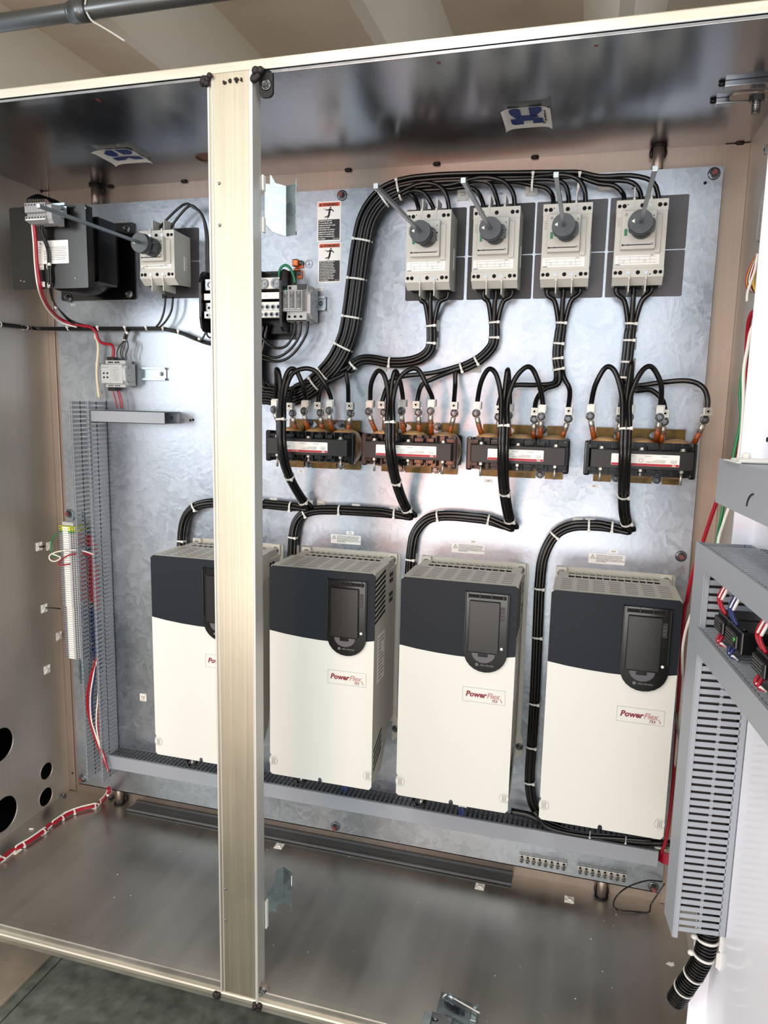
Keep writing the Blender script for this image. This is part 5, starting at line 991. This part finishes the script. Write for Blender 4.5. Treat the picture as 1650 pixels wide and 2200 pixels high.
# cables and plugs under the drives
wire('motor_cable', 'thick black cable lying in the bottom duct under the two right drives', px(((1098, 1742), (1140, 1752), (1175, 1770), (1230, 1790), (1300, 1800), (1370, 1808), (1440, 1812)), -.045), .0085, CABLE, n=10, cat='cable')
wire('motor_cable', 'second black cable sagging under the rightmost drive', px(((1150, 1745), (1170, 1772), (1205, 1786), (1260, 1796), (1320, 1800), (1400, 1806)), -.065), .0060, CABLE, n=10, cat='cable')
for p, t in (((412, 1640), 'leftmost'), ((645, 1676), 'second'), ((900, 1724), 'third')):
    q = at(*p, -.085); r = thing('drive_cable_coil', 'dark looped cable end under the %s drive' % t, 'cable', q, 'cable ends under the drives'); bm = BM()
    for i in range(3): tube(bm, [q+Vector((-.016+.002*i, .010, .014)), q+Vector((-.012, -.004, -.002+.002*i)), q+Vector((0, -.008+.003*i, -.007)), q+Vector((.012, -.003, -.001)), q+Vector((.015, .012, .012))], .0032)
    obj('cable_loop', bm, CABLE, r); bm = BM(); cyl(bm, q+Vector((.006, -.008, .006)), q+Vector((.009, -.012, .014)), .0026); obj('tie_end', bm, TIE, r)
for p, t in (((741, 1694), 'VFD2'), ((992, 1745), 'VFD3')):
    q = at(*p, -.066); r = thing('signal_plug', 'dark blue twisted wires entering the bottom duct under the %s drive' % t, 'wires', q, 'blue signal wires under the drives'); bm = BM()
    for i in range(4): tube(bm, [q+Vector((-.005+.0033*i, .004, .014)), q+Vector((-.006+.004*((i*3)%4), 0, .002)), q+Vector((-.005+.003*i, .002, -.010))], .0021)
    obj('wire_pair', bm, BLUEI, r); bm = BM(); box(bm, q.x-.010, q.x+.012, q.y+.002, q.y+.012, q.z+.012, q.z+.016, .001); obj('plug_body', bm, TIE, r)
for p, t in (((1267, 1800), 'left'), ((1344, 1812), 'right')):
    q = at(*p, -.085); bm = BM(); tube(bm, [q+Z*.018, q+Z*.006, q], .0009); sphere(bm, q, .0026); tag(obj('tie_tail', bm, TIE, base=q), 'white tie tail hanging under the rightmost drive, %s one' % t, 'cable tie')
for i in range(8): wire('duct_exit_wire', 'red wire leaving the right end of the bottom duct', [at(1414+random.uniform(-3, 2), 1826+i*3, -.04), at(1426, 1833+i*3, -.05), at(1445, 1838+i*3, -.06)], .0022, REDW, 'red wires at the end of the bottom duct')
wire('duct_exit_wire', 'green wire leaving the right end of the bottom duct', [at(1404, 1832, -.04), at(1418, 1826, -.05), at(1436, 1822, -.06)], .0022, GREENW); wire('duct_exit_wire', 'white wire leaving the right end of the bottom duct', [at(1404, 1820, -.04), at(1414, 1822, -.05), at(1430, 1826, -.06)], .0016, WHITEW)
# ground bars
def gbar(a, b, label):
    A = at(*a, -.012); B = at(*b, -.012); r = thing('ground_bar', label, 'ground bar', ((A.x+B.x)/2, 0, A.z-.012), 'ground bars at the bottom'); z = (A.z+B.z)/2
    bm = BM(); box(bm, A.x, B.x, -.014, 0, z-.008, z+.008, .0008); obj('bar', bm, ALU, r)
    for i in range(8):
        x = A.x+(B.x-A.x)*(i+.5)/8; bm = BM(); cyl(bm, (x, -.010, z+.0082), (x, -.0101, z+.0086), .001); sphere(bm, (x, -.0142, z+.004), (.0032, .0006, .0030)); obj('wire_hole', bm, HOLE, r)
        bm = BM(); ring(bm, (x, -.014, z-.005), OUT, .0050, .0026, .008, 14); s = obj('clamp_screw', bm, ZINC, r); bm = BM(); cyl(bm, (x, -.018, z-.005), (x, -.0185, z-.005), .0026, n=8); obj('screw_socket', bm, HOLE, s)
gbar((1115, 1841), (1218, 1861), 'left ground bar of eight clamp screws under the bottom duct'); gbar((1240, 1865), (1347, 1886), 'right ground bar of eight clamp screws under the bottom duct')
# loose black wire, scraps
wire('loose_black_wire', 'loose thin black wire coiled on the floor in the right rear corner', [at(1423, 1894, -.01), at(1390, 1892, -.02), at(1350, 1905, -.04), at(1325, 1925, -.06)]+[at(*p, ZF+.003, 2) for p in ((1318, 1945), (1330, 1955), (1360, 1958), (1393, 1960))]+[at(1398, 1945, -.03), at(1410, 1925, -.02), at(1428, 1898, -.01)], .0018, CABLE, n=8)
q = at(1438, 2073, ZF, 2); bm = BM(); [bm.faces.new([bm.verts.new(q+Vector(v)) for v in t]) for t in (((-.008, 0, .001), (.004, -.006, .001), (.008, .002, .006), (-.002, .006, .003)), ((.004, -.006, .001), (.011, -.001, .002), (.008, .004, .008)))]; bmesh.ops.solidify(bm, geom=bm.faces[:], thickness=.0008); tag(obj('paper_scrap', bm, WHITE, base=q), 'small torn white scrap on the dark cabinet floor, right', 'scrap')
q = at(66, 1782, ZF, 2); bm = BM(); sphere(bm, q+Z*.002, (.006, .004, .002)); sphere(bm, q+Vector((.006, .001, .002)), (.004, .003, .002)); tag(obj('plastic_scrap', bm, WHITE, base=q), 'tiny white scrap beside the red harness on the floor', 'scrap')
random.seed(5); bm = BM()
for i in range(46):
    q = Vector((random.uniform(.3, 1.62), random.uniform(-.50, -.02), ZF)); s = random.uniform(.0006, .0016); sphere(bm, q+Z*s*.5, (s, s*.8, s*.5), seg=6)
o = tag(obj('floor_debris', bm, WHITE), 'tiny white specks scattered over the cabinet floor', 'debris'); o['kind'] = 'stuff'
# galvanised hinge brackets on the post
def bracket(P_, y, label, jag=False):
    Q = [at(*p, y) for p in P_]; r = thing('sheet_bracket', label, 'bracket', Q[0], 'bent zinc brackets beside the post')
    return Q, r
yb = YF+.034
r = thing('sheet_bracket', 'shiny bent zinc bracket fixed to the right side of the post near its top', 'bracket', at(580, 450, yb), 'bent zinc brackets beside the post')
x0 = .8625; zt = at(600, 405, -.44).z; zb = at(600, 512, -.44).z
zz = lambda py, y: at(600, py, y).z
for y0, dz in ((-.465, 0),):
    bm = BM()
    prism(bm, [(0, zb+.020), (.014, zb+.006), (.040, zb-.0), (.040, zt), (.020, zt+.003), (.012, zt+.016), (.010, zt+.016), (.010, zt), (0, zt)], (x0, -.475, 0), (.82, .57, 0), Z, (-.001, .0015, 0))
    e = Vector((x0+.82*.040, -.475+.57*.040, 0)); prism(bm, [(0, zb), (.024, zb+.001), (.024, zt+.001), (0, zt)], e, (.96, -.28, 0), Z, (0, .0015, 0))
    e2 = e+Vector((.96*.024, -.28*.024, 0)); prism(bm, [(0, zb), (.012, zb+.004), (.012, zt+.006), (0, zt+.003)], e2, (.35, -.94, 0), Z, (.0015, 0, 0)); obj('bent_plate', bm, GALV2, r)
bm = BM(); [box(bm, .862, .867, -.490, -.478, at(565, p, -.48).z-.014, at(565, p, -.48).z+.014, .002) for p in (395, 485)]; obj('mounting_tab', bm, TIE, r)
r = thing('sheet_bracket', 'shiny bent zinc bracket fixed low on the right side of the post', 'bracket', at(590, 1940, -.47), 'bent zinc brackets beside the post')
za, zc = at(600, 1868, -.47).z, at(600, 1948, -.47).z
bm = BM(); prism(bm, [(0, zc-.020), (.012, zc-.012), (.020, zc-.020), (.022, zc), (.036, zc), (.036, za), (.020, za-.006), (.018, za-.030), (0, za-.050)], (x0, -.478, 0), (.82, .57, 0), Z, (0, .0015, 0))
e = Vector((x0+.82*.036, -.478+.57*.036, 0)); prism(bm, [(0, zc), (.022, zc-.002), (.024, za-.004), (0, za)], e, (.96, -.28, 0), Z, (0, .0015, 0)); e2 = e+Vector((.96*.022, -.28*.022, 0)); prism(bm, [(0, zc-.016), (.010, zc-.006), (.010, za-.030), (.002, za-.012)], e2, (.35, -.94, 0), Z, (.0015, 0, 0)); obj('bent_plate', bm, GALV2, r)
bm = BM(); box(bm, .8625, .8665, -.488, -.478, zc-.045, zc+.020, .001); obj('mounting_tab', bm, TIE, r)
# hinge hardware lying on the floor in front
c = at(1005, 2165, ZF, 2)
r = thing('loose_hinge_set', 'loose zinc lift-off hinge with long pin on the cabinet floor, bottom of view', 'hinge', c)
def P3(u, v, h): return at(u, v, ZF+h, 2)
bm = BM(); a, b = P3(954, 2158, .03), P3(1010, 2187, .03); d = (b-a); n_ = Vector((0, 0, .020)); prism(bm, [(0, 0), (1, 0), (1, 1), (.40, 1), (.36, .80), (0, .95)], a-Z*.008, d, n_, (.001, .002, 0)); lf = obj('hinge_leaf', bm, ZINC, r)
bm = BM(); [ring(bm, a+d*t+Z*.001+OUT*.0005, OUT, .0036, .0022, .0006, 16) for t in (.34, .74)]; obj('screw_hole', bm, HOLE, lf)
bm = BM(); p0, p1 = P3(963, 2138, .052), P3(1032, 2177, .052); tube(bm, [P3(952, 2144, .044), P3(955, 2139, .050), p0, p0.lerp(p1, .5), p1], .0022); obj('hinge_pin', bm, ALU, r)
bm = BM(); cyl(bm, p0-(p1-p0)*.02, p0+(p1-p0)*.18, .0048); box(bm, 0, .02, -.001, .001, -.014, 0, 0, Matrix.Translation(p0) @ Matrix.Rotation(-.4, 4, 'Z')); obj('hinge_knuckle', bm, GALV2, r)
bm = BM(); q = P3(1020, 2190, .02); box(bm, q.x-.006, q.x+.006, q.y-.03, q.y+.01, ZF, ZF+.045, .001); cyl(bm, P3(1021, 2163, .046)-Z*.003, P3(1021, 2163, .046)+Z*.003, .0045); obj('hinge_upright', bm, GALV2, r)
bm = BM(); q = P3(985, 2190, .0); prism(bm, [(-.045, -.06), (.03, -.06), (.03, .03), (-.045, .045)], q, X, Y, (0, 0, .014)); obj('hinge_block', bm, GALV2, r)
r = thing('lock_bracket', 'small zinc latch bracket on the floor left of the loose hinge', 'latch', at(930, 2192, ZF, 2))
q = P3(920, 2192, .02); bm = BM(); box(bm, q.x-.008, q.x+.008, q.y-.03, q.y+.004, ZF, ZF+.036, .001); obj('bracket_leg', bm, GALV2, r)
q = P3(950, 2190, .02); bm = BM(); box(bm, q.x-.022, q.x+.022, q.y-.03, q.y+.006, ZF, ZF+.028, .002); cyl(bm, (q.x-.012, q.y-.01, ZF+.028), (q.x-.012, q.y-.01, ZF+.032), .006); obj('bracket_body', bm, ZINC, r)
# ================================================================ swing-out panel on the right with its ducts and relays
PU = Vector((.1080, -.9941, 0)); PNn = Vector((-.9941, -.1080, 0)); H0 = Vector((1.735, -.55, 0))
SM = Matrix(((PU.x, PNn.x, 0, H0.x), (PU.y, PNn.y, 0, H0.y), (0, 0, 1, 0), (0, 0, 0, 1)))   # local x = along panel toward viewer, y = out of its face
SW = thing('swing_panel', 'white enamelled swing-out panel standing open at the right edge', 'panel', H0+Z*-1.6)
bm = BM(); box(bm, -.045, .72, -.003, 0, -1.60, .150, 0, SM); box(bm, -.045, -.042, 0, .030, -1.60, .150, 0, SM); box(bm, -.045, -.042, -.020, 0, -1.60, .150, 0, SM); obj('sheet', bm, WHITEP, SW)
bm = BM(); c = SM @ Vector((-.020, .0, -.4185)); cyl(bm, SM @ Vector((-.018, .0002, -.415)), SM @ Vector((-.018, .0008, -.415)), .004, n=14)
for i in range(7): box(bm, .010, .022, .0001, .0006, -.385-i*.006, -.3825-i*.006, 0, SM)
obj('panel_hole', bm, HOLE, SW)
def sduct(name, label, s0, s1, z0, z1, d, vertical):
    base = SM @ Vector(((s0+s1)/2, 0, z0)); r = thing('wiring_duct', label, 'wiring duct', base); th = .0018
    bm = BM(); box(bm, s0, s1, 0, .002, z0, z1, 0, SM); obj('duct_base', bm, DUCT, r)
    if vertical:
        for s in (s0, s1-th):
            bm = BM(); L = z1-z0; n = int(L/.0127)
            box(bm, s, s+th, 0, .012, z0, z1, 0, SM); box(bm, s, s+th, d-.006, d, z0, z1, 0, SM)
            for i in range(n+1): zz = z0+i*.0127; box(bm, s, s+th, .010, d-.004, zz, min(z1, zz+.0080), 0, SM)
            for i in range(n): zz = z0+i*.0127+.0080; box(bm, s, s+th, d*.48, d*.54, zz, zz+.0017, 0, SM); box(bm, s, s+th, d*.48, d*.54, zz+.0030, zz+.0047, 0, SM)
            obj('slotted_wall', bm, DUCT, r)
        bm = BM(); box(bm, s0-.001, s1+.001, d, d+.002, z0-.012, z1+.002, .0005, SM); box(bm, s1-.0002, s1+.0012, d-.007, d, z0-.012, z1+.002, 0, SM); box(bm, s0-.001, s0+.0002, d-.007, d, z0-.012, z1+.002, 0, SM); obj('duct_cover', bm, DUCT, r)
    else:
        for z in (z0, z1-th):
            bm = BM(); L = s1-s0; n = int(L/.0127); box(bm, s0, s1, 0, .008, z, z+th, 0, SM); box(bm, s0, s1, d-.005, d, z, z+th, 0, SM)
            for i in range(n): ss = s0+i*.0127; box(bm, ss, ss+.0085, .006, d-.004, z, z+th, 0, SM); box(bm, ss+.0080, ss+.0130, d*.50, d*.53, z, z+th, 0, SM)
            obj('slotted_wall', bm, DUCT, r)
        bm = BM(); box(bm, s0, s1, d, d+.002, z0-.001, z1+.001, .0005, SM); box(bm, s0-.001, s0, .0, d, z0, z1, 0, SM); obj('duct_cover', bm, DUCT, r)
    return r
sduct('v', 'tall grey wiring duct with covered front at the far edge of the white swing panel', -.040, .020, -1.238, -.585, .083, True)
sduct('u', 'upper grey horizontal duct on the white swing panel, dark scuff on its cover', .062, .70, -.505, -.442, .088, False)
sduct('m', 'middle grey horizontal duct on the white swing panel, just above the black relays', .021, .70, -.614, -.580, .088, False)
sduct('l', 'lower grey horizontal duct on the white swing panel, just below the black relays', .021, .70, -.746, -.710, .088, False)
bm = BM(); tube(bm, [SM @ Vector((s, .0905, z)) for s, z in ((.205, -.492), (.208, -.484), (.216, -.477), (.226, -.474))], .0012); tag(obj('scuff_mark', bm, INK, base=SM @ Vector((.215, .0905, -.48))), 'short dark pen stroke on the upper right duct cover', 'mark')
bm = BM(); box(bm, .02, .70, .004, .008, -.688, -.672, 0, SM); tag(obj('din_rail', bm, GALV2), 'zinc rail behind the black relays on the swing panel', 'mounting rail')
bm = BM(); box(bm, -.036, .016, .016, .074, -1.20, -.60, 0, SM); o = tag(obj('duct_wire_fill', bm, mat('dark_wire_mass', (26, 14, 16), .6)), 'dark mass of wires packed inside the tall right duct', 'wires'); o['kind'] = 'stuff'
for i in range(5): wire('duct_fill_wire', 'red wire seen through the slots of the tall right duct', [SM @ Vector((-.010+.005*i, .076, -.62)), SM @ Vector((.0-.003*i, .0775-.001*i, -.85)), SM @ Vector((.005, .0765, -1.05+.02*i))], .0016, REDW, 'red wires in the right duct')
relays = ((.078, .128), (.132, .190), (.245, .300), (.304, .355), (.40, .45), (.455, .51))
for i, (a, b) in enumerate(relays):
    r = thing('relay', 'black plug-in relay on the swing panel, number %s from its far edge' % ('one', 'two', 'three', 'four', 'five', 'six')[i], 'relay', SM @ Vector(((a+b)/2, .008, -.69)), 'black relays on the swing panel')
    bm = BM(); box(bm, a, b, .008, .076, -.696, -.664, .002, SM); box(bm, a+.004, b-.004, .060, .082, -.690, -.670, .002, SM); obj('relay_body', bm, BLACKP, r)
    bm = BM(); cyl(bm, SM @ Vector((a+.010, .070, -.6635)), SM @ Vector((a+.010, .070, -.661)), .004); cyl(bm, SM @ Vector((b-.010, .070, -.6635)), SM @ Vector((b-.010, .070, -.661)), .004); box(bm, a-.002, a, .030, .060, -.690, -.670, 0, SM); obj('relay_terminal', bm, BLACKG, r)
    bm = BM(); 
    for j in range(4): box(bm, a+.008, b-.012-.003*(j%2), .082, .0823, -.674-j*.004, -.6732-j*.004, 0, SM)
    obj('relay_print', bm, INKG, r)
    if i == 1: bm = BM(); cyl(bm, SM @ Vector((b-.008, .082, -.676)), SM @ Vector((b-.008, .084, -.676)), .0028); obj('status_lamp', bm, TBN, r)
    cols = [REDW, REDW] if i in (0, 2, 4) else [BLUEW, BLUEW]
    for j, m in enumerate(cols):
        s = a+.012+j*.012
        up = [SM @ Vector((s, .072, -.665)), SM @ Vector((s-.002, .080, -.645)), SM @ Vector((s+.004, .074, -.622)), SM @ Vector((s+.010, .060, -.606))]
        dn_ = [SM @ Vector((s, .072, -.695)), SM @ Vector((s+.004, .078, -.706)), SM @ Vector((s+.012, .070, -.712)), SM @ Vector((s+.018, .060, -.722))]
        nm = 'red' if m is REDW else 'blue'
        for pp, t in ((up, 'above'), (dn_, 'below')):
            w_ = wire('relay_wire', '%s wire with white sleeve %s the black relays' % (nm, t), pp, .0024, m, '%s relay wires' % nm, 8)
            bm = BM(); tube(bm, [pp[1].lerp(pp[2], .1), pp[1].lerp(pp[2], .9)], .0027, smooth_k=0); sl = obj('wire_marker', bm, WHITE, w_)
bm = BM(); box(bm, .10, .16, .0881, .094, -.441, -.4395, .0005, SM); 
for k in range(2): box(bm, .11+k*.02, .13+k*.02, .04, .088, -.4415, -.4365, .002, SM)
sphere(bm, SM @ Vector((.118, .070, -.434)), .006); tag(obj('white_clip', bm, TIE, base=SM @ Vector((.13, .07, -.438))), 'white nylon clip lying on top of the upper right duct', 'clip')
# coloured wires between the back of the cabinet and the swing panel
def path(P_, d0, d1): return [at(p[0], p[1], d0+(d1-d0)*i/(len(P_)-1)) for i, p in enumerate(P_)]
inD = lambda z: [SM @ Vector((-.010, .045, z))]
exitp = [Vector((1.702, -.09, -1.20)), Vector((1.700, -.08, -1.36)), Vector((1.694, -.045, -1.435))]
wire('long_wire', 'long red wire slanting down in front of the right cabinet wall', path(((1660, 640), (1635, 655), (1612, 680), (1606, 720), (1603, 780), (1600, 850), (1590, 940), (1560, 1020), (1535, 1090), (1508, 1170), (1486, 1240), (1476, 1290), (1468, 1340)), -.36, -.11)+exitp, .0042, REDW, None, 8)
wire('long_wire', 'green wire hanging left of the white swing panel', path(((1650, 690), (1614, 735), (1598, 790), (1590, 840), (1592, 900), (1580, 960), (1565, 1030), (1550, 1110), (1540, 1180)), -.36, -.40)+inD(-.66), .0030, GREENW, None, 8)
wire('long_wire', 'white wire with small print beside the green one', path(((1655, 665), (1618, 700), (1606, 750), (1598, 800), (1597, 880), (1590, 960), (1572, 1070), (1556, 1120), (1542, 1180)), -.37, -.42)+inD(-.68), .0032, WHITEW, None, 8)
wire('long_wire', 'white wire curving beside the rightmost drive', inD(-.72)+path(((1500, 1300), (1478, 1340), (1467, 1390), (1466, 1440), (1466, 1480)), -.30, -.12)+exitp, .0030, WHITEW, None, 8)
wire('long_wire', 'grey wire curving behind the tall right duct', path(((1452, 1530), (1455, 1560), (1462, 1600), (1470, 1630)), -.10, -.20)+inD(-1.02), .0028, mat('grey_wire', (130, 128, 124), .4), None, 8)
for i in range(7):
    m = (REDW, YELLW, BLUEW, WHITEW, REDW, CABLE, YELLW)[i]; s = i*2.2
    wire('coloured_wire', ('red', 'yellow', 'blue', 'white', 'dark red', 'black', 'amber')[i]+' wire of the loose multicolour loop at the right edge', px(((1655, 520+s), (1630, 545+s), (1612+s, 575), (1604+s*1.1, 605), (1612+s, 625), (1632, 622-s), (1655, 600-s)), -.33-.004*i), .0028, m, 'multicolour wire loop')
wire('tie_strap', 'white cable tie hanging from the multicolour wire loop', px(((1628, 545), (1622, 580), (1612, 610), (1606, 630), (1605, 648)), -.38), .0024, TIE)
for i in range(5): wire('cord_strand', 'grey cord strand above the multicolour loop', px(((1648-i*1.5, 400), (1640-i*2, 460), (1634-i*2, 520)), -.34), .0018, mat('silver_cord', (130, 128, 126), .5) if i == 0 else bpy.data.materials['silver_cord'], 'grey cord strands')
# corrugated conduit leaving the tall duct
cpts = [at(1522, 1950, -.545), at(1521, 2000, -.548), at(1514, 2045, -.550), at(1497, 2082, -.545), at(1475, 2115, -.535), at(1452, 2150, -.52)]
r = thing('corrugated_conduit', 'black corrugated conduit curving out of the bottom of the tall right duct', 'conduit', cpts[0])
Q = catmull(cpts, 10); bm = BM(); tube(bm, Q, .0145, n=24, smooth_k=0); obj('inner_hose', bm, CABLE, r)
bm = BM(); L = 0
seg = []
for k in range(3): Q = [Q[0]]+[x for i in range(len(Q)-1) for x in ((Q[i]+Q[i+1])/2, Q[i+1])] if k == 0 else Q
last = None
for i in range(1, len(Q)-1):
    if last is None or (Q[i]-last).length > .0050: ring(bm, Q[i], (Q[i+1]-Q[i-1]), .0168, .0138, .0030, 24); last = Q[i]
obj('corrugation', bm, CABLE, r)
for f in (.66, .84): i = int(f*len(Q)); bm = BM(); ring(bm, Q[i], (Q[i+1]-Q[i-1]), .0178, .016, .0030, 28); obj('tie_band', bm, TIE, r)
for i, (f, t) in enumerate(((.26, 'upper'), (.42, 'lower'))):
    k = int(f*len(Q)); rr = thing('conduit_clamp', t+' white nylon tie and mount holding the corrugated conduit', 'cable clamp', Q[k], 'conduit clamps'); d = (Q[k+1]-Q[k-1])
    bm = BM(); ring(bm, Q[k], d, .0186, .0165, .0045, 28); sphere(bm, Q[k]+Vector((-.021, -.004, 0)), (.006, .005, .005)); obj('clamp_strap', bm, TIE, rr)
    bm = BM(); prism(bm, [(0, -.016), (.012, -.026), (.012, .014), (0, .010)], Q[k]+Vector((.018, -.006, 0)), X, Z, (0, .022, 0)); obj('clamp_base', bm, TIE, rr)
